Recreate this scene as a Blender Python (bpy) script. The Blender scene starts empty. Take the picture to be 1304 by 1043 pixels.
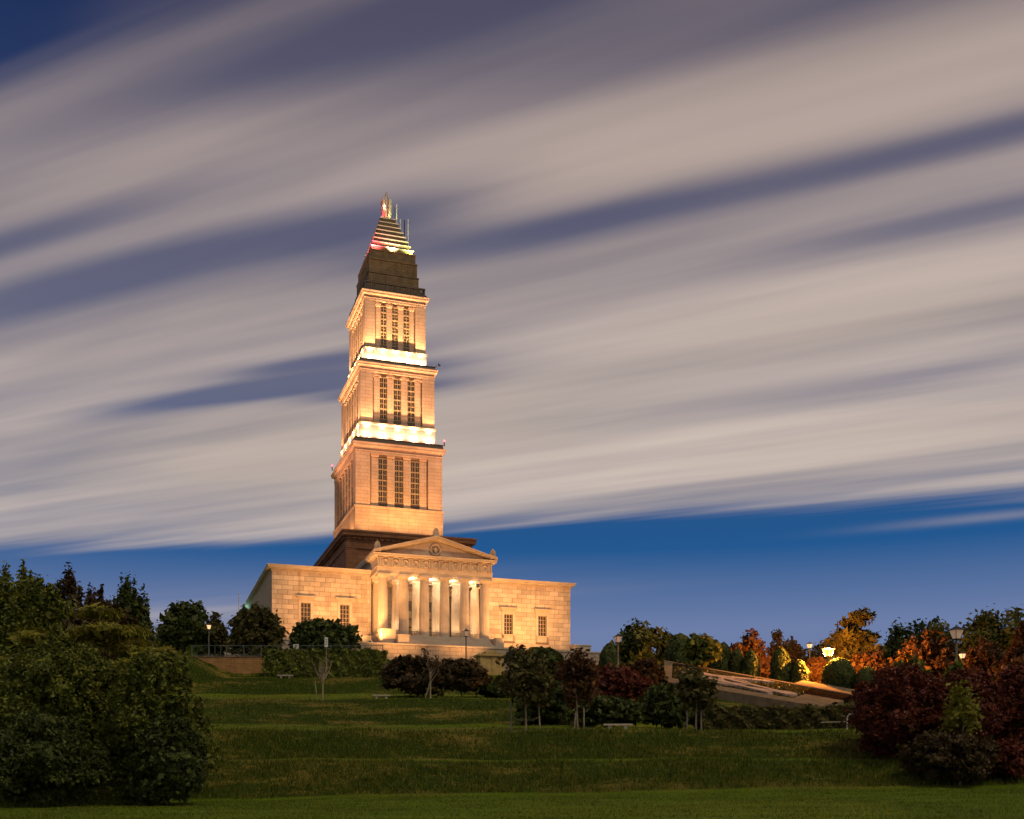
import bpy, math, random
import numpy as np
from mathutils import Vector, Matrix

SC = bpy.context.scene
COL = SC.collection
EYE = 1.6                      # eye height above the lawn at the camera
F, CX, HY = 1382.0, 652.0, 1000.0   # focal length and horizon of a 1304 x 1043 frame

# ------------------------------------------------------------------ camera
cam_d = bpy.data.cameras.new('camera')
cam_d.sensor_width = 36.0
cam_d.lens = 36.0 * F / 1304.0
cam_d.shift_y = (HY - 521.5) / 1304.0
cam_d.clip_start = 0.5
cam_d.clip_end = 20000.0
cam = bpy.data.objects.new('camera', cam_d)
COL.objects.link(cam)
cam.location = (0, 0, EYE)
cam.rotation_euler = (math.radians(90), 0, 0)
SC.camera = cam

# ------------------------------------------------------------------ node helper
class NT:
    def __init__(s, tree):
        s.t = tree; s.n = tree.nodes; s.l = tree.links
    def new(s, typ, **kw):
        nd = s.n.new(typ)
        for k, v in kw.items(): setattr(nd, k, v)
        return nd
    def link(s, a, b): s.l.new(a, b)
    def put(s, sock, v):
        if isinstance(v, bpy.types.NodeSocket): s.l.new(v, sock)
        else: sock.default_value = v
    def m(s, op, a, b=None, c=None, clamp=False):
        nd = s.n.new('ShaderNodeMath'); nd.operation = op; nd.use_clamp = clamp
        s.put(nd.inputs[0], a)
        if b is not None: s.put(nd.inputs[1], b)
        if c is not None: s.put(nd.inputs[2], c)
        return nd.outputs[0]
    def step(s, v, lo, hi):
        nd = s.n.new('ShaderNodeMapRange'); nd.interpolation_type = 'SMOOTHSTEP'
        s.put(nd.inputs['Value'], v); nd.inputs['From Min'].default_value = lo; nd.inputs['From Max'].default_value = hi
        return nd.outputs[0]
    def mix(s, fac, a, b, mode='MIX'):
        nd = s.n.new('ShaderNodeMix'); nd.data_type = 'RGBA'; nd.blend_type = mode
        s.put(nd.inputs['Factor'], fac)
        for i, v in ((6, a), (7, b)):
            if isinstance(v, tuple) and len(v) == 3: v = v + (1.0,)
            s.put(nd.inputs[i], v)
        return nd.outputs[2]
    def vec(s, x, y, z):
        nd = s.n.new('ShaderNodeCombineXYZ')
        s.put(nd.inputs[0], x); s.put(nd.inputs[1], y); s.put(nd.inputs[2], z)
        return nd.outputs[0]
    def noise(s, vec, scale, detail=4, rough=0.55, dist=0.0):
        nd = s.n.new('ShaderNodeTexNoise')
        if vec is not None: s.put(nd.inputs['Vector'], vec)
        nd.inputs['Scale'].default_value = scale; nd.inputs['Detail'].default_value = detail
        nd.inputs['Roughness'].default_value = rough; nd.inputs['Distortion'].default_value = dist
        return nd.outputs['Fac']
    def ramp(s, v, stops):
        nd = s.n.new('ShaderNodeValToRGB'); s.put(nd.inputs[0], v)
        cr = nd.color_ramp
        while len(cr.elements) < len(stops): cr.elements.new(0.5)
        for e, (p, c) in zip(cr.elements, stops):
            e.position = p; e.color = tuple(c) + (1.0,)
        return nd.outputs[0]

# ------------------------------------------------------------------ sky: deep dusk blue with a deck of wind-drawn cloud
SUN_EL, SUN_AZ = math.radians(3.0), math.radians(200.0)
world = bpy.data.worlds.new('World'); SC.world = world; world.use_nodes = True
w = NT(world.node_tree); w.n.clear()
tc = w.new('ShaderNodeTexCoord')
sep = w.new('ShaderNodeSeparateXYZ'); w.link(tc.outputs['Generated'], sep.inputs[0])
dx, dy, dz = sep.outputs
zc = w.m('MAXIMUM', dz, 0.03)
pxx = w.m('DIVIDE', dx, zc); pyy = w.m('DIVIDE', dy, zc)
U = w.m('ADD', w.m('MULTIPLY', pxx, -0.906), w.m('MULTIPLY', pyy, 0.423))    # along the wind
V = w.m('ADD', w.m('MULTIPLY', pxx, 0.423), w.m('MULTIPLY', pyy, 0.906))     # across the wind
nbig = w.noise(w.vec(w.m('MULTIPLY', U, 0.30), w.m('MULTIPLY', V, 1.5), 3.1), 1.0, 2, 0.5)
nmid = w.noise(w.vec(w.m('MULTIPLY', U, 0.55), w.m('MULTIPLY', V, 4.2), 7.7), 1.0, 3, 0.5)
nfin = w.noise(w.vec(w.m('MULTIPLY', U, 0.8), w.m('MULTIPLY', V, 13.0), 1.3), 1.0, 3, 0.55)
def bank(u0, su, v0, sv, amp, tilt=0.0):
    du = w.m('SUBTRACT', U, u0)
    vv = w.m('SUBTRACT', w.m('SUBTRACT', V, v0), w.m('MULTIPLY', du, tilt))
    a = w.m('DIVIDE', du, su); b = w.m('DIVIDE', vv, sv)
    q = w.m('ADD', w.m('MULTIPLY', a, a), w.m('MULTIPLY', b, b))
    return w.m('MULTIPLY', w.m('EXPONENT', w.m('MULTIPLY', q, -1.0)), amp)
dens = w.m('ADD', 0.60, w.m('MULTIPLY', w.m('SUBTRACT', nbig, 0.5), 0.45))
dens = w.m('ADD', dens, w.m('MULTIPLY', w.m('SUBTRACT', nmid, 0.5), 0.60))
dens = w.m('ADD', dens, w.m('MULTIPLY', w.m('SUBTRACT', nfin, 0.5), 0.14))
BANKS = [(0.75, 0.35, 1.22, 0.06, -0.22, 0.0),
         (1.75, 0.45, 1.42, 0.042, -0.45, 0.0), (0.2, 0.6, 1.42, 0.07, -0.25, 0.0), (1.65, 0.75, 1.60, 0.075, -0.55, 0.0), (1.05, 0.22, 1.68, 0.09, -0.35, 0.0),
         (0.72, 0.35, 1.80, 0.055, -0.45, 0.0), (0.0, 0.5, 1.82, 0.05, -0.42, 0.0), (0.1, 0.45, 2.08, 0.07, -0.25, 0.0),
         (1.52, 0.26, 2.13, 0.045, -0.55, -0.10), (1.58, 0.38, 2.24, 0.06, -0.85, -0.10), (1.95, 0.35, 2.19, 0.05, -0.35, -0.05), (1.45, 0.22, 2.36, 0.04, -0.55, -0.1), (2.2, 0.5, 2.02, 0.1, -0.1, 0.0), (0.35, 0.6, 1.62, 0.14, 0.45, 0.0), (0.3, 0.6, 2.40, 0.22, 0.30, 0.0),
         (1.3, 0.35, 1.34, 0.06, 0.10, 0.0), (1.0, 0.6, 1.2, 0.09, -0.22, 0.0), (0.55, 0.4, 1.27, 0.09, -0.35, 0.0), (1.8, 0.9, 2.75, 0.42, 0.42, 0.0), (0.3, 0.5, 2.85, 0.12, -0.16, 0.0), (0.3, 0.7, 3.3, 0.3, 0.25, 0.0)]
for b in BANKS: dens = w.m('ADD', dens, bank(*b))
edge = w.m('ADD', w.m('MULTIPLY', U, -0.21), 4.12)
edge = w.m('ADD', edge, w.m('MULTIPLY', w.m('SUBTRACT', nmid, 0.5), 0.5))
deck = w.m('SUBTRACT', 1.0, w.step(w.m('SUBTRACT', V, edge), -0.24, 0.16))
hole = w.m('MULTIPLY', w.m('SUBTRACT', 1.0, w.step(w.m('ADD', V, w.m('MULTIPLY', w.m('SUBTRACT', nfin, 0.5), 0.05)), 1.05, 1.17)), w.step(V, 0.62, 0.82))      # the clear patch high up
thick = w.step(dens, 0.08, 0.98)
floor_ = w.m('MULTIPLY', w.m('SUBTRACT', 1.0, hole), 0.20)
cover = w.m('ADD', floor_, w.m('MULTIPLY', w.m('SUBTRACT', 1.0, floor_), thick))
cover = w.m('MULTIPLY', cover, w.m('SUBTRACT', 1.0, w.m('MULTIPLY', hole, 0.985)))
cover = w.m('MULTIPLY', w.m('ADD', cover, bank(0.98, 0.12, 1.05, 0.03, 0.10)), deck)
lowc = w.noise(w.vec(w.m('MULTIPLY', U, 0.18), w.m('MULTIPLY', V, 1.3), 5.0), 1.0, 3, 0.5)
low = w.m('MULTIPLY', w.m('ADD', bank(4.3, 1.6, 5.0, 0.55, 0.62), bank(0.1, 0.4, 4.42, 0.08, 0.4)), w.step(lowc, 0.2, 0.7))
cover = w.m('MINIMUM', w.m('ADD', cover, low), 1.0)
sky = w.new('ShaderNodeTexSky', sky_type='NISHITA', sun_disc=False)
sky.sun_elevation = SUN_EL; sky.sun_rotation = SUN_AZ; sky.air_density = 1.0; sky.dust_density = 0.4; sky.ozone_density = 4.0
blue = w.ramp(dz, [(0.0, (0.17, 0.20, 0.33)), (0.14, (0.15, 0.205, 0.375)), (0.21, (0.014, 0.092, 0.265)), (0.34, (0.030, 0.062, 0.17)), (0.62, (0.006, 0.017, 0.075)), (1.0, (0.004, 0.012, 0.055))])
skyc = w.mix(1.0, sky.outputs[0], (0.0032, 0.0036, 0.0048), 'MULTIPLY')
clear = w.mix(1.0, blue, skyc, 'ADD')
veil = w.ramp(dz, [(0.0, (0.33, 0.30, 0.34)), (0.22, (0.66, 0.55, 0.475)), (0.36, (0.64, 0.53, 0.465)), (0.5, (0.57, 0.455, 0.405)), (0.62, (0.33, 0.265, 0.26))])
shade = w.m('ADD', 0.86, w.m('MULTIPLY', w.m('SUBTRACT', nmid, 0.5), 0.38))
shade = w.m('ADD', shade, w.m('MULTIPLY', w.m('SUBTRACT', nbig, 0.5), 0.5))
shade = w.m('ADD', shade, w.m('MULTIPLY', w.m('SUBTRACT', nfin, 0.5), 0.12))
cl = w.mix(1.0, veil, w.vec(shade, shade, shade), 'MULTIPLY')
out = w.mix(w.m('MULTIPLY', cover, 0.96), clear, cl)
bg = w.new('ShaderNodeBackground'); w.link(out, bg.inputs[0]); bg.inputs[1].default_value = 1.0
wo = w.new('ShaderNodeOutputWorld'); w.link(bg.outputs[0], wo.inputs[0])
world.cycles.sampling_method = 'MANUAL'; world.cycles.sample_map_resolution = 512

# last glow of the sun, low behind the camera
sun_d = bpy.data.lights.new('sun', 'SUN'); sun_d.energy = 1.3; sun_d.angle = math.radians(14); sun_d.color = (1.0, 0.80, 0.46)
sun = bpy.data.objects.new('sun', sun_d); COL.objects.link(sun)
sun.rotation_euler = Vector((-0.38, 0.42, -0.82)).to_track_quat('-Z', 'Y').to_euler()

SC.view_settings.view_transform = 'Standard'; SC.view_settings.look = 'None'
SC.view_settings.exposure = 0.0; SC.view_settings.gamma = 1.0; SC.view_settings.use_curve_mapping = False
SC.cycles.use_denoising = True
try: SC.cycles.denoiser = 'OPENIMAGEDENOISE'
except Exception: pass
SC.cycles.use_light_tree = True
SC.cycles.use_adaptive_sampling = True; SC.cycles.adaptive_threshold = 0.03; SC.cycles.adaptive_min_samples = 12
SC.cycles.max_bounces = 6; SC.cycles.diffuse_bounces = 3; SC.cycles.glossy_bounces = 2; SC.cycles.transmission_bounces = 3
SC.cycles.sample_clamp_indirect = 3.0
SC.cycles.caustics_reflective = False; SC.cycles.caustics_refractive = False

# ------------------------------------------------------------------ materials
MAT = {}
def material(name, c1, c2, scale=1.0, rough=0.8, bump=0.0, bscale=None, rnd=0.0, courses=None, spec=0.3, metal=0.0, stain=None, dist=0.05):
    m = bpy.data.materials.new(name); m.use_nodes = True
    t = NT(m.node_tree); bs = t.n['Principled BSDF']
    tx = t.new('ShaderNodeTexCoord'); co = tx.outputs['Object']
    geo = t.new('ShaderNodeNewGeometry')
    pos = geo.outputs['Position']
    n = t.noise(pos, scale, 5, 0.6)
    col = t.mix(t.step(n, 0.3, 0.7), c1, c2)
    if rnd:
        oi = t.new('ShaderNodeObjectInfo')
        k = t.m('ADD', 1.0 - rnd, t.m('MULTIPLY', oi.outputs['Random'], 2 * rnd))
        col = t.mix(1.0, col, t.vec(k, k, k), 'MULTIPLY')
    if stain:
        st = t.noise(t.vec(*[t.m('MULTIPLY', q, k) for q, k in zip(_xyz(t, pos), (1.4, 1.4, 0.15))]), 1.0, 4, 0.6)
        col = t.mix(t.m('MULTIPLY', t.step(st, 0.52, 0.75), stain[3]), col, tuple(stain[:3]))
    h = None
    if courses:
        ch, cl_ = courses
        x, y, z = _xyz(t, co)
        br = t.new('ShaderNodeTexBrick')
        t.put(br.inputs['Vector'], t.vec(t.m('ADD', x, y), z, 0.0))
        br.inputs['Scale'].default_value = 1.0; br.inputs['Mortar Size'].default_value = 0.03
        br.inputs['Brick Width'].default_value = cl_; br.inputs['Row Height'].default_value = ch
        br.inputs['Color1'].default_value = (1, 1, 1, 1); br.inputs['Color2'].default_value = (0.88, 0.86, 0.84, 1); br.inputs['Mortar'].default_value = (0.5, 0.45, 0.4, 1)
        br.inputs['Mortar Smooth'].default_value = 0.3
        col = t.mix(1.0, col, br.outputs['Color'], 'MULTIPLY')
    t.put(bs.inputs['Base Color'], col)
    bs.inputs['Roughness'].default_value = rough; bs.inputs['Specular IOR Level'].default_value = spec; bs.inputs['Metallic'].default_value = metal
    if bump:
        bn = t.noise(pos, bscale or scale * 6, 5, 0.65)
        bp = t.new('ShaderNodeBump'); bp.inputs['Strength'].default_value = bump; bp.inputs['Distance'].default_value = dist
        t.put(bp.inputs['Height'], bn); t.put(bs.inputs['Normal'], bp.outputs[0])
    MAT[name] = m
    return m
def _xyz(t, sock):
    s = t.new('ShaderNodeSeparateXYZ'); t.put(s.inputs[0], sock); return s.outputs
def emitter(name, col, strength):
    m = bpy.data.materials.new(name); m.use_nodes = True
    bs = m.node_tree.nodes['Principled BSDF']
    bs.inputs['Base Color'].default_value = (0.3, 0.3, 0.3, 1)
    bs.inputs['Emission Color'].default_value = tuple(col) + (1,); bs.inputs['Emission Strength'].default_value = strength
    MAT[name] = m; return m
def leafmat(name, cols, trans=0.25, rough=0.6):
    m = bpy.data.materials.new(name); m.use_nodes = True
    t = NT(m.node_tree); t.n.clear()
    geo = t.new('ShaderNodeNewGeometry')
    n = t.noise(geo.outputs['Position'], 0.9, 2, 0.5)
    v = t.m('ADD', t.m('MULTIPLY', geo.outputs['Random Per Island'], 0.6), t.m('MULTIPLY', n, 0.45), clamp=True)
    k = len(cols) - 1
    col = t.ramp(v, [(0.12 + 0.76 * i / k, c) for i, c in enumerate(cols)])
    d = t.new('ShaderNodeBsdfPrincipled'); t.put(d.inputs['Base Color'], col); d.inputs['Roughness'].default_value = rough; d.inputs['Specular IOR Level'].default_value = 0.25
    tr = t.new('ShaderNodeBsdfTranslucent'); t.put(tr.inputs[0], col)
    mx = t.new('ShaderNodeMixShader'); mx.inputs[0].default_value = trans
    t.link(d.outputs[0], mx.inputs[1]); t.link(tr.outputs[0], mx.inputs[2])
    o = t.new('ShaderNodeOutputMaterial'); t.link(mx.outputs[0], o.inputs[0])
    MAT[name] = m; return m

material('stone', (0.50, 0.41, 0.33), (0.42, 0.34, 0.27), 0.8, 0.85, 0.15, 5, stain=(0.30, 0.23, 0.17, 0.35))
material('stone_block', (0.52, 0.42, 0.33), (0.43, 0.34, 0.26), 0.7, 0.88, 0.25, 5, rnd=0.2, stain=(0.26, 0.18, 0.12, 0.6))
material('stone_coursed', (0.52, 0.42, 0.34), (0.44, 0.35, 0.28), 0.6, 0.88, 0.15, 5, courses=(0.72, 1.6), stain=(0.3, 0.23, 0.17, 0.35))
material('tower_stone', (0.53, 0.39, 0.30), (0.44, 0.32, 0.245), 0.5, 0.88, 0.12, 5, courses=(0.62, 2.4), stain=(0.30, 0.2, 0.14, 0.45))
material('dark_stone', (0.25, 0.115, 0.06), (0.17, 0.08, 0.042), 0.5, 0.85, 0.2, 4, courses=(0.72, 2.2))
material('mortar', (0.23, 0.17, 0.125), (0.18, 0.13, 0.1), 2.0, 0.95)
material('bronze', (0.09, 0.055, 0.035), (0.06, 0.04, 0.028), 2.0, 0.5, spec=0.5)
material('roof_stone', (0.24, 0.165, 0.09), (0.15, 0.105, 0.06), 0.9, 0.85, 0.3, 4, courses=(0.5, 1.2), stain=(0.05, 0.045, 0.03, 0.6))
material('step_edge', (0.5, 0.46, 0.4), (0.42, 0.38, 0.33), 1.0, 0.7)
material('lead', (0.05, 0.035, 0.028), (0.035, 0.026, 0.02), 1.5, 0.7)
material('glass_dark', (0.035, 0.028, 0.02), (0.05, 0.04, 0.03), 1.0, 0.12, spec=0.6)
material('black_metal', (0.012, 0.012, 0.012), (0.02, 0.02, 0.02), 5.0, 0.45, spec=0.5)
material('grey_metal', (0.22, 0.22, 0.22), (0.16, 0.16, 0.16), 5.0, 0.5, metal=0.6)
material('rail_metal', (0.10, 0.13, 0.12), (0.07, 0.09, 0.085), 4.0, 0.55)
material('post_paint', (0.20, 0.17, 0.12), (0.14, 0.12, 0.085), 5.0, 0.6)
material('concrete', (0.19, 0.145, 0.10), (0.13, 0.10, 0.07), 1.2, 0.9, 0.3, 8, stain=(0.10, 0.08, 0.055, 0.6), spec=0.0)
material('bench_stone', (0.46, 0.40, 0.32), (0.36, 0.31, 0.25), 3.0, 0.9, 0.3, 10)
material('mossy', (0.52, 0.36, 0.15), (0.34, 0.24, 0.09), 1.5, 0.92, 0.35, 7, stain=(0.10, 0.10, 0.04, 0.5))
material('pale_stone', (0.44, 0.32, 0.26), (0.30, 0.22, 0.17), 1.8, 0.9, 0.5, 6, spec=0.0)
material('brick', (0.52, 0.29, 0.115), (0.38, 0.2, 0.08), 1.0, 0.9, 0.5, 6, rnd=0.22, stain=(0.09, 0.05, 0.03, 0.5))
material('bark', (0.10, 0.07, 0.045), (0.06, 0.042, 0.03), 6.0, 0.95, 0.6, 20)
material('pale_bark', (0.42, 0.33, 0.24), (0.28, 0.21, 0.15), 6.0, 0.9, 0.4, 20)
material('timber', (0.28, 0.24, 0.18), (0.2, 0.165, 0.12), 5.0, 0.85, 0.3, 20)
material('white_paint', (0.7, 0.7, 0.68), (0.62, 0.62, 0.6), 4.0, 0.6)
material('black_paint', (0.02, 0.02, 0.02), (0.03, 0.03, 0.03), 4.0, 0.6)
emitter('flood_glass', (1.0, 0.8, 0.5), 12.0)
emitter('lamp_glass_lit', (1.0, 0.50, 0.10), 30.0)
_m = MAT['lamp_glass_lit']; _t = NT(_m.node_tree); _t.n.clear()
_e = _t.new('ShaderNodeEmission'); _e.inputs[0].default_value = (1.0, 0.36, 0.05, 1); _e.inputs[1].default_value = 11.0
_p = _t.new('ShaderNodeBsdfTransparent'); _x = _t.new('ShaderNodeMixShader'); _x.inputs[0].default_value = 0.25
_t.link(_p.outputs[0], _x.inputs[1]); _t.link(_e.outputs[0], _x.inputs[2]); _o = _t.new('ShaderNodeOutputMaterial'); _t.link(_x.outputs[0], _o.inputs[0])
emitter('lamp_glass_dim', (1.0, 0.55, 0.25), 1.3)
emitter('lamp_glass_pale', (1.0, 0.55, 0.32), 0.2)  # unlit lanterns: faint emission stands in for sky light on the glass
emitter('red_glass', (1.0, 0.13, 0.2), 2.6)
emitter('cyan_glass', (0.35, 1.0, 0.95), 12.0)
emitter('window_glow', (1.0, 0.62, 0.25), 0.35)
material('clear_pane', (0.05, 0.045, 0.04), (0.06, 0.055, 0.05), 3.0, 0.2, spec=0.5)

# ------------------------------------------------------------------ mesh helpers
class MB:
    def __init__(s): s.v = []; s.f = []
    def box(s, x0, x1, y0, y1, z0, z1):
        if x0 > x1: x0, x1 = x1, x0
        if y0 > y1: y0, y1 = y1, y0
        if z0 > z1: z0, z1 = z1, z0
        b = len(s.v)
        s.v += [(x0, y0, z0), (x1, y0, z0), (x1, y1, z0), (x0, y1, z0), (x0, y0, z1), (x1, y0, z1), (x1, y1, z1), (x0, y1, z1)]
        s.f += [tuple(b + i for i in q) for q in ((0, 3, 2, 1), (4, 5, 6, 7), (0, 1, 5, 4), (1, 2, 6, 5), (2, 3, 7, 6), (3, 0, 4, 7))]
        return s
    def frustum(s, x0, x1, y0, y1, z0, X0, X1, Y0, Y1, z1):
        b = len(s.v)
        s.v += [(x0, y0, z0), (x1, y0, z0), (x1, y1, z0), (x0, y1, z0), (X0, Y0, z1), (X1, Y0, z1), (X1, Y1, z1), (X0, Y1, z1)]
        s.f += [tuple(b + i for i in q) for q in ((0, 3, 2, 1), (4, 5, 6, 7), (0, 1, 5, 4), (1, 2, 6, 5), (2, 3, 7, 6), (3, 0, 4, 7))]
        return s
    def lathe(s, prof, n=16, cx=0, cy=0, cap=True, rmod=None):
        b = len(s.v); k = len(prof)
        for r, z in prof:
            for i in range(n):
                a = 2 * math.pi * i / n
                q = r * (rmod(i) if rmod else 1)
                s.v.append((cx + q * math.cos(a), cy + q * math.sin(a), z))
        for j in range(k - 1):
            for i in range(n):
                s.f.append((b + j * n + i, b + j * n + (i + 1) % n, b + (j + 1) * n + (i + 1) % n, b + (j + 1) * n + i))
        if cap:
            s.f.append(tuple(b + (n - 1 - i) for i in range(n))); s.f.append(tuple(b + (k - 1) * n + i for i in range(n)))
        return s
    def tube(s, pts, rad, n=6):
        pts = [Vector(p) for p in pts]; b = len(s.v)
        if not isinstance(rad, (list, tuple)): rad = [rad] * len(pts)
        for i, p in enumerate(pts):
            d = (pts[min(i + 1, len(pts) - 1)] - pts[max(i - 1, 0)]).normalized()
            a = d.orthogonal().normalized() if i == 0 else (a - d * a.dot(d)).normalized()
            c = d.cross(a)
            for k in range(n):
                t = 2 * math.pi * k / n
                s.v.append(tuple(p + (a * math.cos(t) + c * math.sin(t)) * rad[i]))
        for i in range(len(pts) - 1):
            for k in range(n):
                s.f.append((b + i * n + k, b + i * n + (k + 1) % n, b + (i + 1) * n + (k + 1) % n, b + (i + 1) * n + k))
        s.f.append(tuple(b + n - 1 - k for k in range(n))); s.f.append(tuple(b + (len(pts) - 1) * n + k for k in range(n)))
        return s
    def sweep(s, path, prof, closed=False):
        """prof: list of (out, z), path: 2-D points, outward is to the right of travel"""
        n = len(path); b = len(s.v); P = [Vector(p) for p in path]
        k = len(prof)
        for i in range(n):
            if closed: d0 = (P[i] - P[i - 1]).normalized(); d1 = (P[(i + 1) % n] - P[i]).normalized()
            else:
                d1 = (P[min(i + 1, n - 1)] - P[i if i < n - 1 else i - 1]).normalized()
                d0 = (P[i] - P[i - 1]).normalized() if i else d1
                if i == n - 1: d1 = d0
            n0 = Vector((d0.y, -d0.x)); n1 = Vector((d1.y, -d1.x))
            mm = (n0 + n1); mm = mm / max(mm.dot(n0), 1e-6)
            for o, z in prof:
                q = P[i] + mm * o
                s.v.append((q.x, q.y, z))
        for i in range(n if closed else n - 1):
            j = (i + 1) % n
            for q in range(k - 1):
                s.f.append((b + i * k + q, b + j * k + q, b + j * k + q + 1, b + i * k + q + 1))
        if not closed:
            s.f.append(tuple(b + q for q in range(k))); s.f.append(tuple(b + (n - 1) * k + q for q in reversed(range(k))))
        return s
    def prism(s, poly, y0, y1):
        """poly in x,z extruded along y"""
        b = len(s.v); n = len(poly)
        s.v += [(x, y0, z) for x, z in poly] + [(x, y1, z) for x, z in poly]
        s.f.append(tuple(b + i for i in range(n))); s.f.append(tuple(b + n + n - 1 - i for i in range(n)))
        for i in range(n):
            j = (i + 1) % n
            s.f.append((b + j, b + i, b + n + i, b + n + j))
        return s
    def mesh(s, name, mat=None, smooth=False):
        me = bpy.data.meshes.new(name); me.from_pydata(s.v, [], s.f); me.update()
        if mat: me.materials.append(MAT[mat])
        if smooth: me.polygons.foreach_set('use_smooth', [True] * len(me.polygons))
        return me
    def build(s, name, mat, parent=None, smooth=False):
        return link(bpy.data.objects.new(name, s.mesh(name, mat, smooth)), parent)
def link(o, parent=None):
    COL.objects.link(o)
    if parent is not None: o.parent = parent
    return o
def tag(o, label, cat, group=None):
    o['label'] = label; o['category'] = cat
    if group: o['group'] = group
    return o
def thing(name, label, cat, loc=(0, 0, 0), rz=0.0, group=None):
    o = bpy.data.objects.new(name, None); link(o); o.location = loc; o.rotation_euler = (0, 0, rz)
    return tag(o, label, cat, group)
def copy_tree(o, parent=None):
    c = o.copy(); COL.objects.link(c); c.parent = parent
    for ch in o.children: copy_tree(ch, c)
    return c
def spot(parent, loc, target, energy, col, size, blend=0.6, radius=0.12):
    d = bpy.data.lights.new('spot', 'SPOT'); d.energy = energy; d.color = col; d.spot_size = math.radians(size); d.spot_blend = blend; d.shadow_soft_size = radius
    o = link(bpy.data.objects.new('spot', d), parent); o.location = loc
    o.rotation_euler = (Vector(target) - Vector(loc)).to_track_quat('-Z', 'Y').to_euler()
    return o

# ------------------------------------------------------------------ ground
def lerp_prof(pts):
    xs = np.array([p[0] for p in pts], float); ys = np.array([p[1] for p in pts], float)
    return lambda y: np.interp(y, xs, ys)
P_LEFT = lerp_prof([(-400, -6), (-60, -2.7), (0, -1.6), (57, -0.56), (58.6, -0.35), (63.4, 1.38), (65.6, 1.62), (69.6, 3.48), (70.2, 3.55), (72, 3.68), (85.4, 4.72), (86.4, 4.85), (88, 5.4),
                    (93.6, 7.4), (94.2, 7.5), (96, 7.65), (107.4, 9.0), (108.4, 9.15), (113.0, 11.15), (113.8, 11.3), (116.9, 11.75), (117.5, 13.75), (128, 13.9), (150, 14.6), (165, 15.6), (230, 16.0), (300, 10), (520, -8), (900, -16), (20000, -16)])
P_RIGHT = lerp_prof([(-400, -6), (-60, -2.7), (0, -1.6), (57, -0.56), (58.6, -0.35), (63.6, 1.45), (65.4, 1.62), (69.2, 3.38), (70.3, 3.54), (72, 3.65), (82, 4.3), (90, 5.8), (98, 8.0), (122, 13.4), (160, 14.0), (260, 10), (520, -8), (900, -16), (20000, -16)])
def sm(x, a, b):
    t = np.clip((x - a) / (b - a), 0, 1); return t * t * (3 - 2 * t)
TH = math.atan(472 / 1382.0)      # the memorial's bearing
OX, OY, HB = -13.365, 172.53, 20.5
def ground_h(X, Y):
    X = np.asarray(X, float); Y = np.asarray(Y, float)
    l = P_LEFT(Y) - 2.1 * sm(X, -13.5, -9.5) * sm(Y, 116.7, 117.6) * (1 - sm(Y, 118, 142)); r = P_RIGHT(Y)
    e = 10.1 - 0.096 * (X - 15.2) + 0.236 * (np.minimum(Y, 121) - 106) - 0.7
    k = sm(Y, 90, 98) * (1 - sm(Y, 150, 200)) * (1 - sm(X, 60, 90))
    r = r * (1 - k) + e * k
    g = sm(X, 6, 14)
    h = l * (1 - g) + r * g
    ct, st_ = math.cos(TH), math.sin(TH)
    aa = (X - OX) * ct + (Y - OY) * st_; tt = -(X - OX) * st_ + (Y - OY) * ct
    mk = sm(tt, -10.75, -9.6) * (1 - sm(tt, 72, 105)) * sm(aa, -62, -40) * (1 - sm(aa, 28.2, 31))
    h = h * (1 - mk) + 20.6 * mk
    h = h + 2.5 * sm(-X, 29.5, 36) * sm(Y, 109, 114) * (1 - sm(Y, 116.9, 117.5))
    h = h + np.clip(X, -40, 30) * 0.017 * np.clip(Y / 58, 0, 1) * (1 - sm(Y, 57, 66)) * (Y > 0)
    h = h + 0.05 * np.sin(X * 0.31 + Y * 0.17) * sm(Y, 40, 60) + 0.035 * np.sin(X * 0.83 - Y * 0.4) * sm(Y, 50, 62)
    return h
def gz(x, y): return float(ground_h(x, y)) + EYE
def at(px, py, y): return Vector(((px - CX) / F * y, y, EYE + (HY - py) / F * y))

gm = bpy.data.materials.new('lawn'); gm.use_nodes = True
t = NT(gm.node_tree); bs = t.n['Principled BSDF']
geo = t.new('ShaderNodeNewGeometry'); gp = geo.outputs['Position']
x_, y_, z_ = _xyz(t, gp)
n1 = t.noise(gp, 3.5, 6, 0.7); n2 = t.noise(t.vec(t.m('MULTIPLY', x_, 0.12), t.m('MULTIPLY', y_, 0.35), t.m('MULTIPLY', z_, 0.5)), 1.0, 5, 0.65); n3 = t.noise(gp, 22.0, 3, 0.7)
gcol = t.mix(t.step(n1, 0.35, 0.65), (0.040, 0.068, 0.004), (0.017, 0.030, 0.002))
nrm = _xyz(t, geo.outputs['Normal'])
mown = t.m('MULTIPLY', t.step(nrm[2], 0.972, 0.992), 1.0)  # level ground: mown green, lightened further to paint the lit terrace tops
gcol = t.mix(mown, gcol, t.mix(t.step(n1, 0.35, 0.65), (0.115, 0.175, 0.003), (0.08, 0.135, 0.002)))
gcol = t.mix(t.m('MULTIPLY', t.step(t.m('ADD', n2, t.m('MULTIPLY', t.m('SUBTRACT', n1, 0.5), 0.6)), 0.50, 0.62), t.step(y_, 56, 60)), gcol, (0.18, 0.14, 0.03))  # dry patches, doubling as painted warm lamplight on the banks
gcol = t.mix(t.step(n3, 0.45, 0.7), gcol, t.mix(0.5, gcol, (0.02, 0.03, 0.006)))
n4 = t.noise(t.vec(t.m('MULTIPLY', x_, 0.10), t.m('MULTIPLY', y_, 0.45), 0.0), 1.0, 4, 0.6)
kk = t.m('ADD', 0.55, t.m('MULTIPLY', n4, 0.9)); gcol = t.mix(1.0, gcol, t.vec(t.m('MULTIPLY', kk, 1.0), kk, kk), 'MULTIPLY')
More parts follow.
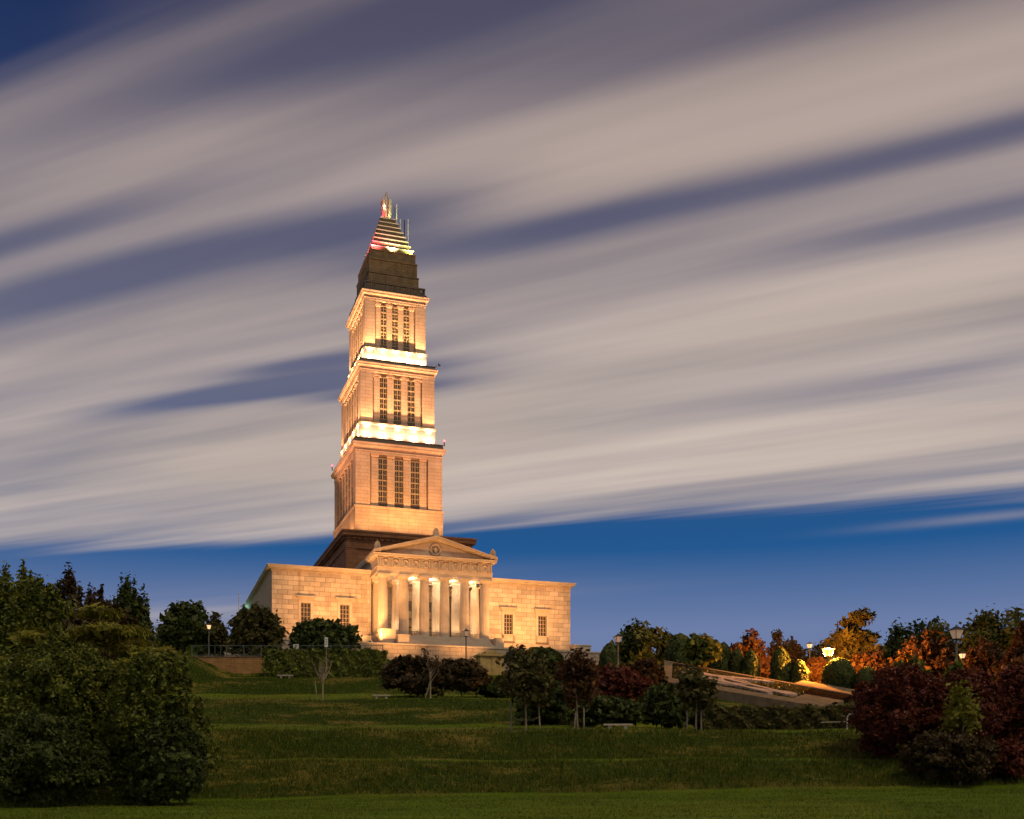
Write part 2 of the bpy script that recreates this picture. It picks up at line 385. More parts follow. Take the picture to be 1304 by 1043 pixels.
t.put(bs.inputs['Base Color'], gcol); bs.inputs['Roughness'].default_value = 0.95; bs.inputs['Specular IOR Level'].default_value = 0.1
bp = t.new('ShaderNodeBump'); bp.inputs['Strength'].default_value = 0.8; bp.inputs['Distance'].default_value = 0.12
t.put(bp.inputs['Height'], t.m('ADD', n1, t.m('MULTIPLY', n3, 0.6))); t.put(bs.inputs['Normal'], bp.outputs[0])
MAT['lawn'] = gm

def build_ground():
    ys = np.concatenate([np.array([-400, -200, -100, -50, -20]), np.arange(0, 56, 4), np.arange(56, 120, 0.6), np.arange(120, 150, 3), np.arange(150, 186, 0.7), np.arange(186, 300, 12), np.array([320, 400, 520, 700, 900, 1500, 3000, 6000, 12000])])
    xs = np.concatenate([np.array([-12000, -6000, -3000, -1500, -800, -500, -350]), np.arange(-260, -60, 20), np.arange(-60, 80, 1.5), np.arange(80, 261, 20), np.array([350, 500, 800, 1500, 3000, 6000, 12000])])
    XX, YY = np.meshgrid(xs, ys); Z = ground_h(XX, YY) + EYE
    v = np.stack([XX, YY, Z], -1).reshape(-1, 3); nx = len(xs); ny = len(ys)
    i, j = np.meshgrid(np.arange(nx - 1), np.arange(ny - 1)); a = (j * nx + i).ravel()
    fc = np.stack([a, a + 1, a + 1 + nx, a + nx], 1)
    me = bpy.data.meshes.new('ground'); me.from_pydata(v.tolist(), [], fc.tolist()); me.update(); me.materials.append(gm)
    me.polygons.foreach_set('use_smooth', [True] * len(me.polygons))
    o = link(bpy.data.objects.new('ground', me)); o['kind'] = 'structure'; o['label'] = 'grassy hillside cut into terraces below the memorial'
build_ground()

# ------------------------------------------------------------------ the memorial
mem = thing('memorial_tower', 'floodlit stone memorial with columned portico, low wings and tall stepped tower', 'memorial', (OX, OY, HB + EYE), TH)
def Z(h): return h - HB
WARM = (1.0, 0.45, 0.135); WARMW = (1.0, 0.52, 0.20); PINK = (1.0, 0.46, 0.24); LEDGE = (1.0, 0.66, 0.43)
material('bronze_light', (0.40, 0.30, 0.18), (0.26, 0.19, 0.11), 2.0, 0.5, spec=0.4)

def rect(hw, y0, y1): return [(-hw, y0), (hw, y0), (hw, y1), (-hw, y1)]
WL, WR, GAP = -24.4, 24.4, 9.35
ZB, ZT = Z(19.5), Z(32.75)
cube = MB().box(-.5, .5, -.5, .5, -.5, .5).mesh('stone_block', 'stone_block')
rb = random.Random(5)
WINS = [(-19.27, 27.85), (-13.27, 27.85), (13.5, 27.8), (19.4, 27.8)]
def holes_slab(holes, a0, a1, z0, z1, t0, t1):
    m = MB(); xs = sorted(set([a0, a1] + [q for h in holes for q in (h[0], h[1])]))
    for i in range(len(xs) - 1):
        c = (xs[i] + xs[i + 1]) / 2
        hh = [h for h in holes if h[0] < c < h[1]]
        if hh: m.box(xs[i], xs[i + 1], t0, t1, z0, hh[0][2]); m.box(xs[i], xs[i + 1], t0, t1, hh[0][3], z1)
        else: m.box(xs[i], xs[i + 1], t0, t1, z0, z1)
    return m
def blocks(parent, a0, a1, z0, z1, holes, ch=0.735, bl=1.62):
    n = int(round((z1 - z0) / ch)); ch = (z1 - z0) / n
    for k in range(n):
        za, zb = z0 + k * ch, z0 + (k + 1) * ch; zm = (za + zb) / 2
        segs = [(a0, a1)]
        for h in holes:
            if h[2] - 0.1 < zm < h[3] + 0.1:
                new = []
                for s in segs:
                    if h[1] <= s[0] or h[0] >= s[1]: new.append(s)
                    else: new += [(s[0], h[0]), (h[1], s[1])]
                segs = new
        for s0, s1 in segs:
            if s1 - s0 < 0.15: continue
            off = (k % 2) * bl / 2
            cuts = [s0] + [a0 + off + bl * i + rb.uniform(-.12, .12) for i in range(-1, 14) if s0 + 0.4 < a0 + off + bl * i < s1 - 0.4] + [s1]
            for c0, c1 in zip(cuts[:-1], cuts[1:]):
                o = bpy.data.objects.new('stone_block', cube); link(o, parent)
                o.location = ((c0 + c1) / 2, 0.2 + rb.uniform(-.012, .012), zm); o.scale = (c1 - c0 - 0.055, 0.4, ch - 0.05)
wing_holes = []
for sgn in (-1, 1):
    a0, a1 = (WL, -GAP) if sgn < 0 else (GAP, WR)
    hs = [(c - 1.12, c + 1.12, Z(23.5), Z(28.75)) for c, top in WINS if a0 < c < a1]
    wall = holes_slab([(h[0] + .3, h[1] - .3, h[2] + 1.05, h[3] - .8) for h in hs], a0 + .06, a1 - (.06 if sgn > 0 else .0), ZB, ZT, 0.05, 0.6).build('wing_wall', 'mortar', mem)
    blocks(wall, a0, a1, ZB, ZT, hs)
    body = MB().box(a0 + .03, a1 - .03, .62, 60, ZB, ZT).build('wing_body', 'stone_coursed', mem)
MB().box(-GAP + .031, GAP - .031, 6.5, 59.9, ZB, ZT - .01).build('hall_body', 'stone_coursed', mem)
MB().box(WL + .5, WR - .5, 7, 59.5, ZT, Z(33.3)).build('wing_roof', 'lead', mem)
prof = [(-.5, Z(32.62)), (.06, Z(32.62)), (.06, Z(32.85)), (.22, Z(32.9)), (.22, Z(33.0)), (.62, Z(33.08)), (.62, Z(33.26)), (.74, Z(33.4)), (.74, Z(33.5)), (-.5, Z(33.55))]
corn = MB().sweep([(-GAP + .25, 0), (WL, 0)][::-1], prof).sweep([(WL, 60), (WL, 0.0)], prof).sweep([(GAP - .25, 0), (WR, 0)], prof).sweep([(WR, 0), (WR, 60)], prof)
corn = MB().sweep([(WL, 60), (WL, 0), (-GAP + .2, 0)], prof).sweep([(GAP - .2, 0), (WR, 0), (WR, 60)], prof)
corn = corn.build('wing_cornice', 'stone', mem)
dm = MB()
for a0, a1 in ((WL, -GAP), (GAP, WR)):
    a = a0 + .1
    while a < a1 - .1: dm.box(a, a + .22, -.2, -.05, Z(32.68), Z(32.86)); a += .42
d = dm.build('dentil_band', 'stone', corn); d['kind'] = 'stuff'
for c, top in WINS:
    zt = Z(top); zb = Z(24.62); zf = Z(22.7)
    s = MB()
    s.box(c - 1.12, c - .74, -.10, .3, Z(23.5), zt + .1); s.box(c + .74, c + 1.12, -.10, .3, Z(23.5), zt + .1)
    s.box(c - 1.12, c + 1.12, -.10, .3, zt + .1, zt + .62); s.box(c - 1.12, c + 1.12, -.1, .3, Z(23.5), zb - .05)
    wn = s.build('window', 'stone', mem)
    MB().box(c - 1.5, c + 1.5, -.5, .0, zt + .98, zt + 1.14).box(c - 1.36, c + 1.36, -.34, .0, zt + .82, zt + .979).box(c - 1.18, c + 1.18, -.16, .0, zt + .621, zt + .819).build('lintel', 'stone', wn)
    MB().box(c - .95, c + .95, -.26, .1, zb - .18, zb - .03).build('sill', 'stone', wn)
    MB().box(c - .74, c + .74, .34, .37, zb - .02, zt + .1).build('pane', 'glass_dark', wn)
    g = MB()
    for x in (-.70, -.24, .24, .70): g.box(c + x - .045, c + x + .045, .26, .335, zb - .02, zt + .1)
    for k in range(6): zz = zb + k * (zt + .05 - zb) / 5; g.box(c - .74, c + .74, .275, .33, zz - .035, zz + .035)
    g.build('grille', 'bronze_light', wn)
# side wall coursing of the near flank
sd = MB(); rr = random.Random(3)
for k in range(18):
    zz = ZB + k * (ZT - ZB) / 18; y = .62 + (k % 2) * .8
    while y < 58: sd.box(WL - .02, WL + .2, y + .03, min(y + 1.57, 59.9), zz + .03, zz + (ZT - ZB) / 18 - .03); y += 1.6
sd = sd.build('flank_stones', 'stone_block', mem); sd['kind'] = 'stuff'

# portico
PF = -4.85; CT = -4.0; FL = Z(22.85); AB = Z(32.35)
colx = [-8.13, -4.88, -1.63, 1.63, 4.88, 8.13]
def fl(i): return 1.0 if i % 4 == 0 else (0.955 if i % 2 else 0.935)
H = AB - FL
cm = MB().lathe([(.80, 0), (.80, .05), (.79, .3), (.775, H * .35), (.73, H * .65), (.66, H - .75), (.66, H - .7)], 80, rmod=fl).mesh('column', 'stone')
cap = MB().lathe([(.66, H - .70), (.70, H - .66), (.70, H - .6), (.74, H - .55), (.86, H - .36), (.9, H - .3)], 40).box(-.98, .98, -.98, .98, H - .3, H + .0).mesh('capital', 'stone')
def column(a, tt):
    c = link(bpy.data.objects.new('column', cm), mem); c.location = (a, tt, FL)
    link(bpy.data.objects.new('capital', cap), c)
for a in colx: column(a, CT)
for a in colx: column(a * (1.0 if abs(a) < 8 else .985), 0.9)
pil = MB()
for sgn in (-1, 1): pil.box(sgn * 8.5, sgn * 9.3, -3.1, -.02, FL, AB - .02)
arch = MB().sweep([(-9.15, 0.2), (-9.15, -4.75), (9.15, -4.75), (9.15, 0.2)], [(-1.5, AB + .005), (0, AB + .005), (0, AB + .42), (.06, AB + .44), (.06, AB + .92), (.14, AB + .95), (.14, AB + 1.06), (-1.5, AB + 1.06)]).build('architrave', 'stone', mem)
FZ0, FZ1 = AB + 1.06, AB + 2.38
fr = MB().sweep([(-9.15, 0.2), (-9.15, -4.75), (9.15, -4.75), (9.15, 0.2)], [(-1.5, FZ0), (.0, FZ0), (.0, FZ1), (-1.5, FZ1)]).build('frieze', 'stone', mem)
tri = MB()
for q in (-.26, 0, .26): tri.frustum(q - .085, q + .085, -.26, 0, .02, q - .085, q + .085, -.26, 0, FZ1 - FZ0 - .14)
tri.box(-.42, .42, -.3, 0, FZ1 - FZ0 - .14, FZ1 - FZ0 - .005)
trim = tri.mesh('triglyph', 'stone')
wr = MB(); pts = [(.5 * math.cos(a), -.06, .62 + .5 * math.sin(a)) for a in np.linspace(0, 2 * math.pi, 25)]
wr.tube(pts, .15, 6); wr.lathe([(.001, 0), (.001, .001)], 3)
wrm = wr.mesh('metope_wreath', 'stone')
mframe = MB()
for x0, x1, z0, z1 in ((-.56, .56, .02, .08), (-.56, -.5, .08, 1.2), (.5, .56, .08, 1.2)): mframe.box(x0, x1, -.16, 0, z0, z1)
mfm = mframe.mesh('metope', 'stone')
sp = 18.3 / 11
for k in range(12):
    x = -9.15 + .44 + k * (18.3 - .88) / 11
    o = link(bpy.data.objects.new('triglyph', trim), fr); o.location = (x, -4.75, FZ0)
    if k < 11:
        xm = x + (18.3 - .88) / 22; o = link(bpy.data.objects.new('metope', mfm), fr); o.location = (xm, -4.75, FZ0); o.scale = (.68, 1, 1)
        o = link(bpy.data.objects.new('metope_wreath', wrm), fr); o.location = (xm, -4.76, FZ0); o.scale = (.72, 1, .95)
CZ = FZ1
pc = MB().sweep([(-9.15, 9.0), (-9.15, -4.75), (9.15, -4.75), (9.15, 9.0)], [(-1.5, CZ + .004), (.12, CZ + .004), (.18, CZ + .18), (.62, CZ + .24), (.62, CZ + .44), (.72, CZ + .54), (.72, CZ + .60), (-1.5, CZ + .60)]).build('portico_cornice', 'stone', mem)
PZ = CZ + .61; AP = 2.75; HWp = 9.87
MB().prism([(-9.2, PZ), (9.2, PZ), (0, PZ + AP * .93)], -4.55, -4.2).build('tympanum', 'stone', mem)
rk = MB()
for sgn in (-1, 1):
    for off, lo, hi, y0 in ((0, 0, .26, -5.47), (0, .26, .42, -5.6)):
        rk.prism([(sgn * HWp, PZ + lo), (0, PZ + AP + lo), (0, PZ + AP + hi), (sgn * HWp, PZ + hi)], y0, -4.1)
    rk.prism([(sgn * (HWp - .5), PZ - .0), (0, PZ + AP - .17), (0, PZ + AP - .01), (sgn * (HWp - .1), PZ - .0)], -5.1, -4.1)
rk.build('raking_cornice', 'stone', mem)
rf = MB()
for sgn in (-1, 1): rf.prism([(sgn * HWp, PZ + .0), (0, PZ + AP), (0, PZ + AP + .38), (sgn * HWp, PZ + .38)], -4.09, 11.9)
rf.build('portico_roof', 'stone', mem)
MB().box(-9.15, 9.15, 0.25, 11.8, FZ0, PZ + .02).build('portico_roof_wall', 'stone', mem)
md = MB().lathe([(.001, 0), (.62, 0), (.7, .16), (.84, .2), (.98, .08), (.98, -.2)], 40)
md.v = [(x, -4.55 - z * 1.6, PZ + 1.14 + y) for x, y, z in md.v]
med = md.build('medallion', 'stone', mem)
b = MB().lathe([(.001, .32), (.16, .30), (.24, .22), (.22, .1), (.3, 0)], 14)
b.v = [(x * .9, -4.58 - z, PZ + 1.2 + y * 1.2) for x, y, z in b.v]; b.box(-.2, .2, -4.75, -4.56, PZ + .68, PZ + .98)
b.build('bust_relief', 'stone', med)
for a, zz, s in ((0, PZ + AP + .4, 1.0), (-9.2, PZ + .42, 1.0), (9.2, PZ + .42, 1.0)):
    q = MB().box(a - .5, a + .5, -5.4, -4.6, zz - .25, zz + .25)
    f_ = [(a - .42, zz + .25), (a + .42, zz + .25), (a + .46, zz + .7), (a + .3, zz + 1.15), (a, zz + 1.42), (a - .3, zz + 1.15), (a - .46, zz + .7)]
    q.prism(f_, -5.15, -4.85)
    for x in (-.24, 0, .24): q.tube([(a + x * .9, -5.17, zz + .3), (a + x * 1.1, -5.2, zz + .7), (a + x * .6, -5.17, zz + 1.15)], .06, 5)
    q.build('acroterion', 'stone', mem)
# inside of the portico
MB().box(-9.3, 9.3, -4.6, 6.5, AB + .03, AB + .3).box(-9.3, 9.3, 3.4, 3.9, AB - .5, AB + .028).build('portico_ceiling', 'stone', mem)
MB().box(-9.3, 9.3, 6.3, 6.49, FL, AB + .02).build('portico_back_wall', 'stone_coursed', mem)
for sgn in (-1, 1): MB().box(sgn * 9.34, sgn * 9.16, .02, 6.29, FL, AB + .02).build('portico_side_wall', 'stone_coursed', mem)
dr = MB().box(-2.2, 2.2, 6.1, 6.28, FL + .01, FL + 6.6).box(-2.6, 2.6, 5.95, 6.27, FL + 6.61, FL + 7.3).build('door', 'bronze', mem)
for x in (-1.65, -.55, .55, 1.65):
    for zz in (0.3, 1.7, 3.1, 4.5): MB().box(x - .42, x + .42, 6.04, 6.12, FL + zz, FL + zz + 1.15).build('door_panel', 'bronze_light', dr)
MB().box(-6.9, -5.2, 6.12, 6.28, FL + .4, AB - 1).box(5.2, 6.9, 6.12, 6.28, FL + .4, AB - 1).build('side_doorway', 'bronze', mem)
rl = MB()
for zz in (.35, 1.05): rl.box(-8.9, 8.9, -3.02, -2.98, FL + zz, FL + zz + .05)
for k in range(46): x = -8.8 + k * 17.6 / 45; rl.box(x - .014, x + .014, -3.01, -2.99, FL, FL + 1.06)
rl.build('portico_railing', 'black_metal', mem)
# podium, steps and cheek blocks
MB().box(-9.6, 9.6, -6.2, 6.4, Z(19.3), FL - .002).build('portico_floor', 'stone', mem)
st = MB()
for k in range(9): st.box(-7.2, 8.2, -6.25 - .42 * (k + 1), -6.2 - .42 * k + .02, Z(19.0), FL - .20 * (k + 1))
st.build('front_steps', 'stone', mem)
for nm, a0, a1, y0, y1, top in (('cheek_block', -9.4, -7.3, -9.2, -6.21, 23.25), ('cheek_block', -7.25, -5.6, -10.6, -9.3, 22.3), ('cheek_block', 8.3, 9.6, -9.4, -6.21, 22.6), ('cheek_block', -11.6, -10.2, -5.4, -3.9, 22.6), ('cheek_block', 24.0, 27.0, -2.5, -.6, 23.1)):
    MB().box(a0, a1, y0, y1, Z(18.6), Z(top) - .18).box(a0 - .1, a1 + .1, y0 - .1, y1 + .1, Z(top) - .179, Z(top)).build(nm, 'stone', mem)
pw = MB()
for k in range(10):
    a = -34.0 + (k % 2) * .88; zz = Z(14.4) + k * .62
    while a < 28: pw.box(a + .03, min(a + 1.74, 28), -11.3, -10.7, zz + .03, zz + .6); a += 1.77
MB().box(-33.9, 27.95, -11.25, -10.72, Z(13.0), Z(20.61)).build('terrace_wall', 'mortar', mem)
pw = pw.build('terrace_wall_stones', 'stone_block', mem); pw['kind'] = 'stuff'
MB().box(-34.1, 28.1, -11.4, -10.65, Z(20.62), Z(20.85)).build('wall_coping', 'stone', mem)
MB().prism([(15.5, Z(19.5)), (24.0, Z(19.5)), (24.0, Z(22.4)), (15.5, Z(20.0))], -2.4, -1.6).build('ramp_wall', 'stone', mem)

# dark attic block under the tower
TC = 31.0
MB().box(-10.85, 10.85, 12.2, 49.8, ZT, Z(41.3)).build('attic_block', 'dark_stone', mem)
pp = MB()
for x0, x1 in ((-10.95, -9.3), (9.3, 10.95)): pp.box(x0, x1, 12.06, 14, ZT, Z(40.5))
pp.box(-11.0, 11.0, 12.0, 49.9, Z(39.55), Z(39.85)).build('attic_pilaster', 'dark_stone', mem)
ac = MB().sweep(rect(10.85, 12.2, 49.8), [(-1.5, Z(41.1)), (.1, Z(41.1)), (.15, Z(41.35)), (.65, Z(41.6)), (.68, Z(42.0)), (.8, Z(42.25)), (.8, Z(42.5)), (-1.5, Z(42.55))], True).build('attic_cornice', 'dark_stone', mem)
dm = MB(); a = -10.7
while a < 10.7: dm.box(a, a + .3, 11.72, 12.15, Z(41.05), Z(41.3)); a += .95
y = 12.4
while y < 49: dm.box(-11.33, -10.9, y, y + .3, Z(41.05), Z(41.3)); y += .95
dm = dm.build('dentil_band', 'dark_stone', ac); dm['kind'] = 'stuff'
MB().box(-10, 10, 13, 49, Z(41.3), Z(42.45)).build('attic_roof', 'lead', mem)

floods = []
def floodlight(loc, target, energy, col, size, label, group, name='floodlight', blend=0.7, s=.3, radius=.1, beam=None):
    """loc and target in the memorial's own axes"""
    R = Matrix.Translation((OX, OY, HB + EYE)) @ Matrix.Rotation(TH, 4, 'Z')
    L = R @ Vector(loc); T = R @ Vector(target)
    t_ = thing(name, label, 'floodlight', L, 0, group)
    q = (T - L).to_track_quat('-Z', 'Y')
    hd_ = MB().box(-s, s, -s * .7, s * .7, .02, s * .8).build('lamp_head', 'black_metal', t_); hd_.rotation_euler = q.to_euler()
    MB().box(-s * .9, s * .9, -s * .6, s * .6, -.005, .018).build('lens', 'flood_glass', hd_)
    MB().tube([(0, 0, -.02), (0, 0, -s * 1.3)], .035, 6).build('stand', 'black_metal', t_)
    d = bpy.data.lights.new('spot', 'SPOT'); d.energy = energy; d.color = col; d.spot_size = math.radians(size); d.spot_blend = blend; d.shadow_soft_size = radius
    o = link(bpy.data.objects.new('spot', d), t_); o.rotation_euler = q.to_euler(); o.location = (T - L).normalized() * .06
    if beam:
        T2 = R @ Vector(beam[0]); d = bpy.data.lights.new('beam', 'SPOT'); d.energy = beam[1]; d.color = WARMW; d.spot_size = math.radians(beam[2]); d.spot_blend = 1.0; d.shadow_soft_size = radius
        o = link(bpy.data.objects.new('beam', d), t_); o.rotation_euler = (T2 - L).to_track_quat('-Z', 'Y').to_euler(); o.location = (T2 - L).normalized() * .3
    return t_

def tier(hw, hd, z0, zr, ze, zc, zp, kind, rows, mat='tower_stone'):
    z0, zr, ze, zc, zp = map(Z, (z0, zr, ze, zc, zp)); y0, y1 = TC - hd, TC + hd
    MB().sweep(rect(hw + .12, y0 - .12, y1 + .12), [(-.8, z0), (0, z0), (0, z0 + .4), (0, zr - .5), (-.8, zr - .5)], True).build('pedestal', mat, mem)
    MB().sweep(rect(hw + .12, y0 - .12, y1 + .12), [(-1.2, zr - .495), (.03, zr - .495), (.05, zr - .4), (.14, zr - .3), (.16, zr - .08), (.16, zr), (-1.2, zr + .03)], True).build('ledge', mat, mem)
    rec = .6
    MB().box(-hw + rec, hw - rec, y0 + rec, y1 - rec, zr, ze).build('shaft_core', mat, mem)
    dpt = 2 * hw
    pw = .078 * dpt; sp = .187 * dpt
    pier = .335 * dpt
    # piers at the corners
    px_ = MB()
    ny = 5; span_side = sp * 1.0; s_end = hd - (hw - pier)
    for sx in (-1, 1):
        for sy in (-1, 1):
            yy0 = TC + sy * hd; m_ = MB()
            m_.box(sx * pier, sx * hw, yy0, yy0 - sy * rec * .99, zr + .03, ze)
            m_.box(sx * hw, sx * (hw - rec * .99), yy0 - sy * rec * .995, TC + sy * s_end, zr + .03, ze)
            m_.build('corner_pier', mat, mem)
    # bays: front, left and right faces
    faces = [('F', [i * sp for i in (-1.5, -.5, .5, 1.5)], [i * sp for i in (-1, 0, 1)])]
    spy = s_end * 2 / 5.75
    sl = [i * spy for i in (-2.5, -1.5, -.5, .5, 1.5, 2.5)]; wl = [i * spy for i in (-2, -1, 0, 1, 2)]
    faces += [('L', sl, wl), ('R', sl, wl)]
    h = ze - zr
    pm = MB().box(-pw / 2, pw / 2, -.24, .02, .5, h - .02).mesh('pilaster', mat)
    bm_ = MB().box(-pw / 2 - .1, pw / 2 + .1, -.36, .02, 0.03, .24).box(-pw / 2 - .05, pw / 2 + .05, -.3, .02, .241, .5).mesh('pilaster_base', mat)
    c_ = MB(); ch = .085 * h
    if kind == 1:
        c_.box(-pw / 2 - .04, pw / 2 + .04, -.3, .02, h - ch, h - ch * .8); c_.frustum(-pw / 2, pw / 2, -.26, .02, h - ch * .7, -pw / 2 - .12, pw / 2 + .12, -.4, .02, h - ch * .35); c_.box(-pw / 2 - .15, pw / 2 + .15, -.45, .02, h - ch * .349, h - .005)
    elif kind == 2:
        c_.box(-pw / 2 - .12, pw / 2 + .12, -.4, .02, h - ch * .3, h - .005)
        for sx in (-1, 1): c_.tube([(sx * (pw / 2 + .02), -.5, h - ch * .62), (sx * (pw / 2 + .02), .0, h - ch * .62)], ch * .3, 10)
        c_.box(-pw / 2, pw / 2, -.38, .02, h - ch * .62, h - ch * .36); c_.box(-pw / 2 - .03, pw / 2 + .03, -.28, .02, h - ch * 1.1, h - ch * .98)
    else:
        c_.frustum(-pw / 2, pw / 2, -.25, .02, h - ch * 1.3, -pw / 2 - .13, pw / 2 + .13, -.42, .02, h - ch * .3); c_.box(-pw / 2 - .16, pw / 2 + .16, -.46, .02, h - ch * .29, h - .005)
        for rw, zz in ((0, 1.1), (1, .8)):
            for k in range(3): x = (k - 1) * pw * .38; c_.lathe([(.001, h - ch * (zz + .12)), (.1, h - ch * zz), (.14, h - ch * (zz - .2)), (.001, h - ch * (zz - .26))], 6, x, -.34 - .07 * rw)
        for sx in (-1, 1): c_.tube([(sx * (pw / 2 + .08), -.5, h - ch * .45), (sx * (pw / 2 + .08), -.2, h - ch * .45)], ch * .16, 8)
    cpm = c_.mesh('capital', mat)
    ww = sp - pw
    def place(o, side, s, dp=0.0):
        if side == 'F': o.location = (s, y0 + rec + dp, zr)
        elif side == 'L': o.location = (-hw + rec + dp, TC + s, zr); o.rotation_euler = (0, 0, -math.pi / 2)
        else: o.location = (hw - rec - dp, TC + s, zr); o.rotation_euler = (0, 0, math.pi / 2)
    zb = .03; zt_ = h - .45 * ch - .25; pnl = .1 * h
    def wmesh(ww):
        fm = MB()
        for x in (-ww / 2 + .06, 0, ww / 2 - .06): fm.box(x - .06, x + .06, -.2, -.02, zb + pnl, zt_)
        for k in range(rows + 1): zz = zb + pnl + k * (zt_ - zb - pnl) / rows; fm.box(-ww / 2, ww / 2, -.18, -.03, zz - .10, zz + .10)
        for k in range(rows):
            za = zb + pnl + k * (zt_ - zb - pnl) / rows; hh = (zt_ - zb - pnl) / rows
            for sx in (-.25, .25):
                fm.box(sx * ww - .025, sx * ww + .025, -.13, -.04, za, za + hh); fm.box(sx * ww - ww * .22, sx * ww + ww * .22, -.13, -.045, za + hh * .48, za + hh * .53)
        return (fm.mesh('window', 'bronze_light'), MB().box(-ww / 2, ww / 2, -.035, -.005, zb + pnl, zt_).mesh('pane', 'glass_dark'), MB().box(-ww / 2, ww / 2, -.22, -.01, zb, zb + pnl - .02).mesh('spandrel', 'bronze'))
    for side, ps, wsx in faces:
        k = 1.0 if side == 'F' else spy / sp
        for s in ps:
            o = link(bpy.data.objects.new('pilaster', pm), mem); place(o, side, s, .0 if False else 0.0)
            link(bpy.data.objects.new('pilaster_base', bm_), o); link(bpy.data.objects.new('capital', cpm), o)
        w_ = wmesh(ww if side == 'F' else spy - pw)
        for s in wsx:
            o = link(bpy.data.objects.new('window', w_[0]), mem); place(o, side, s)
            link(bpy.data.objects.new('pane', w_[1]), o); link(bpy.data.objects.new('spandrel', w_[2]), o)
    H_ = zc - ze
    MB().sweep(rect(hw, y0, y1), [(-1.2, ze + .004), (.05, ze + .004), (.05, ze + H_ * .22), (.12, ze + H_ * .24), (.12, ze + H_ * .3), (0.0, ze + H_ * .31), (0.0, ze + H_ * .55), (-1.2, ze + H_ * .55)], True).build('entablature', mat, mem)
    MB().sweep(rect(hw, y0, y1), [(-1.2, ze + H_ * .553), (.1, ze + H_ * .553), (.2, ze + H_ * .62), (.5, ze + H_ * .68), (.5, ze + H_ * .82), (.62, ze + H_ * .94), (.62, zc), (-1.2, zc + .02)], True).build('cornice', mat, mem)
    MB().sweep(rect(hw + .1, y0 - .1, y1 + .1), [(-.5, zc), (.1, zc), (.0, zp - .12), (.08, zp - .1), (.08, zp), (-.5, zp)], True).build('parapet', 'bronze', mem)
    MB().box(-hw + .3, hw - .3, y0 + .3, y1 - .3, ze, zp - .25).build('terrace_roof', 'lead', mem)

tier(7.8, 10.9, 42.4, 48.9, 58.1, 59.9, 60.8, 1, 4)
tier(6.7, 9.6, 60.5, 63.9, 72.9, 74.4, 75.1, 2, 4)
tier(5.55, 7.7, 74.8, 77.9, 86.4, 88.0, 88.5, 3, 6)

# balustraded gallery, drum and stepped pyramid
gl = MB(); hwg, hdg = 5.5, 7.6
gl.sweep(rect(hwg, TC - hdg, TC + hdg), [(-.3, Z(88.3)), (0, Z(88.3)), (0, Z(88.75)), (-.3, Z(88.75))], True)
gl.sweep(rect(hwg, TC - hdg, TC + hdg), [(-.3, Z(89.6)), (.05, Z(89.6)), (.05, Z(89.85)), (-.3, Z(89.85))], True)
n = 22
for k in range(n + 1):
    x = -hwg + k * 2 * hwg / n; wd = .10 if k % 4 else .26
    gl.box(max(x - wd, -hwg), min(x + wd, hwg), TC - hdg + .03, TC - hdg + .25, Z(88.74), Z(89.61))
for k in range(29):
    y = TC - hdg + k * 2 * hdg / 28; wd = .10 if k % 4 else .26
    for sx in (-1, 1): gl.box(sx * (hwg - .25), sx * (hwg - .03), max(y - wd, TC - hdg), min(y + wd, TC + hdg), Z(88.74), Z(89.61))
gl.build('balustrade', 'bronze', mem)
drum = [(4.6, 6.3, 88.2, 92.2), (4.4, 6.0, 92.2, 94.8), (4.2, 5.6, 94.8, 96.6)]
for a, b_, z0, z1 in drum:
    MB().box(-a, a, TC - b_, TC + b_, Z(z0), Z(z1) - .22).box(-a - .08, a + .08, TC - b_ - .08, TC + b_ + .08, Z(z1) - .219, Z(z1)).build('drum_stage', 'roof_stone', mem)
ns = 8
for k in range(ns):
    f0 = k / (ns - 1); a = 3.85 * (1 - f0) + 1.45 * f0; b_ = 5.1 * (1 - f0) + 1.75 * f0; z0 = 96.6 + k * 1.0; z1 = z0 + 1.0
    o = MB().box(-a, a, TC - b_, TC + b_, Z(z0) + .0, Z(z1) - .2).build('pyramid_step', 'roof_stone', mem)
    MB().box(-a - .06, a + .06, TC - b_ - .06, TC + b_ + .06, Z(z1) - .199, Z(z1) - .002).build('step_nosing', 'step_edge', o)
ft = Z(104.6)
fin = MB().lathe([(.95, ft), (.85, ft + .3), (.5, ft + .5), (.4, ft + 1.4), (.55, ft + 1.8)], 12).build('finial_base', 'roof_stone', mem)
for v_ in fin.data.vertices: v_.co.y += TC
for k in range(9):
    a = 2 * math.pi * k / 9 + .3; hh = 3.6 + (k % 3) * .35
    fm = MB().prism([(0.45, .9), (.8, .9), (1.0, 2.0), (1.0, hh), (.62, hh + .12), (.55, 2.2)], -.17, .17)
    o = fm.build('flame_fin', 'step_edge', mem); o.location = (0, TC, ft); o.rotation_euler = (0, 0, a)
MB().lathe([(.3, ft + 1.6), (.22, ft + 4.6), (.28, ft + 4.8), (.28, ft + 5.3), (.2, ft + 5.5), (.05, ft + 5.8)], 10, 0, TC).build('finial_spike', 'step_edge', mem)

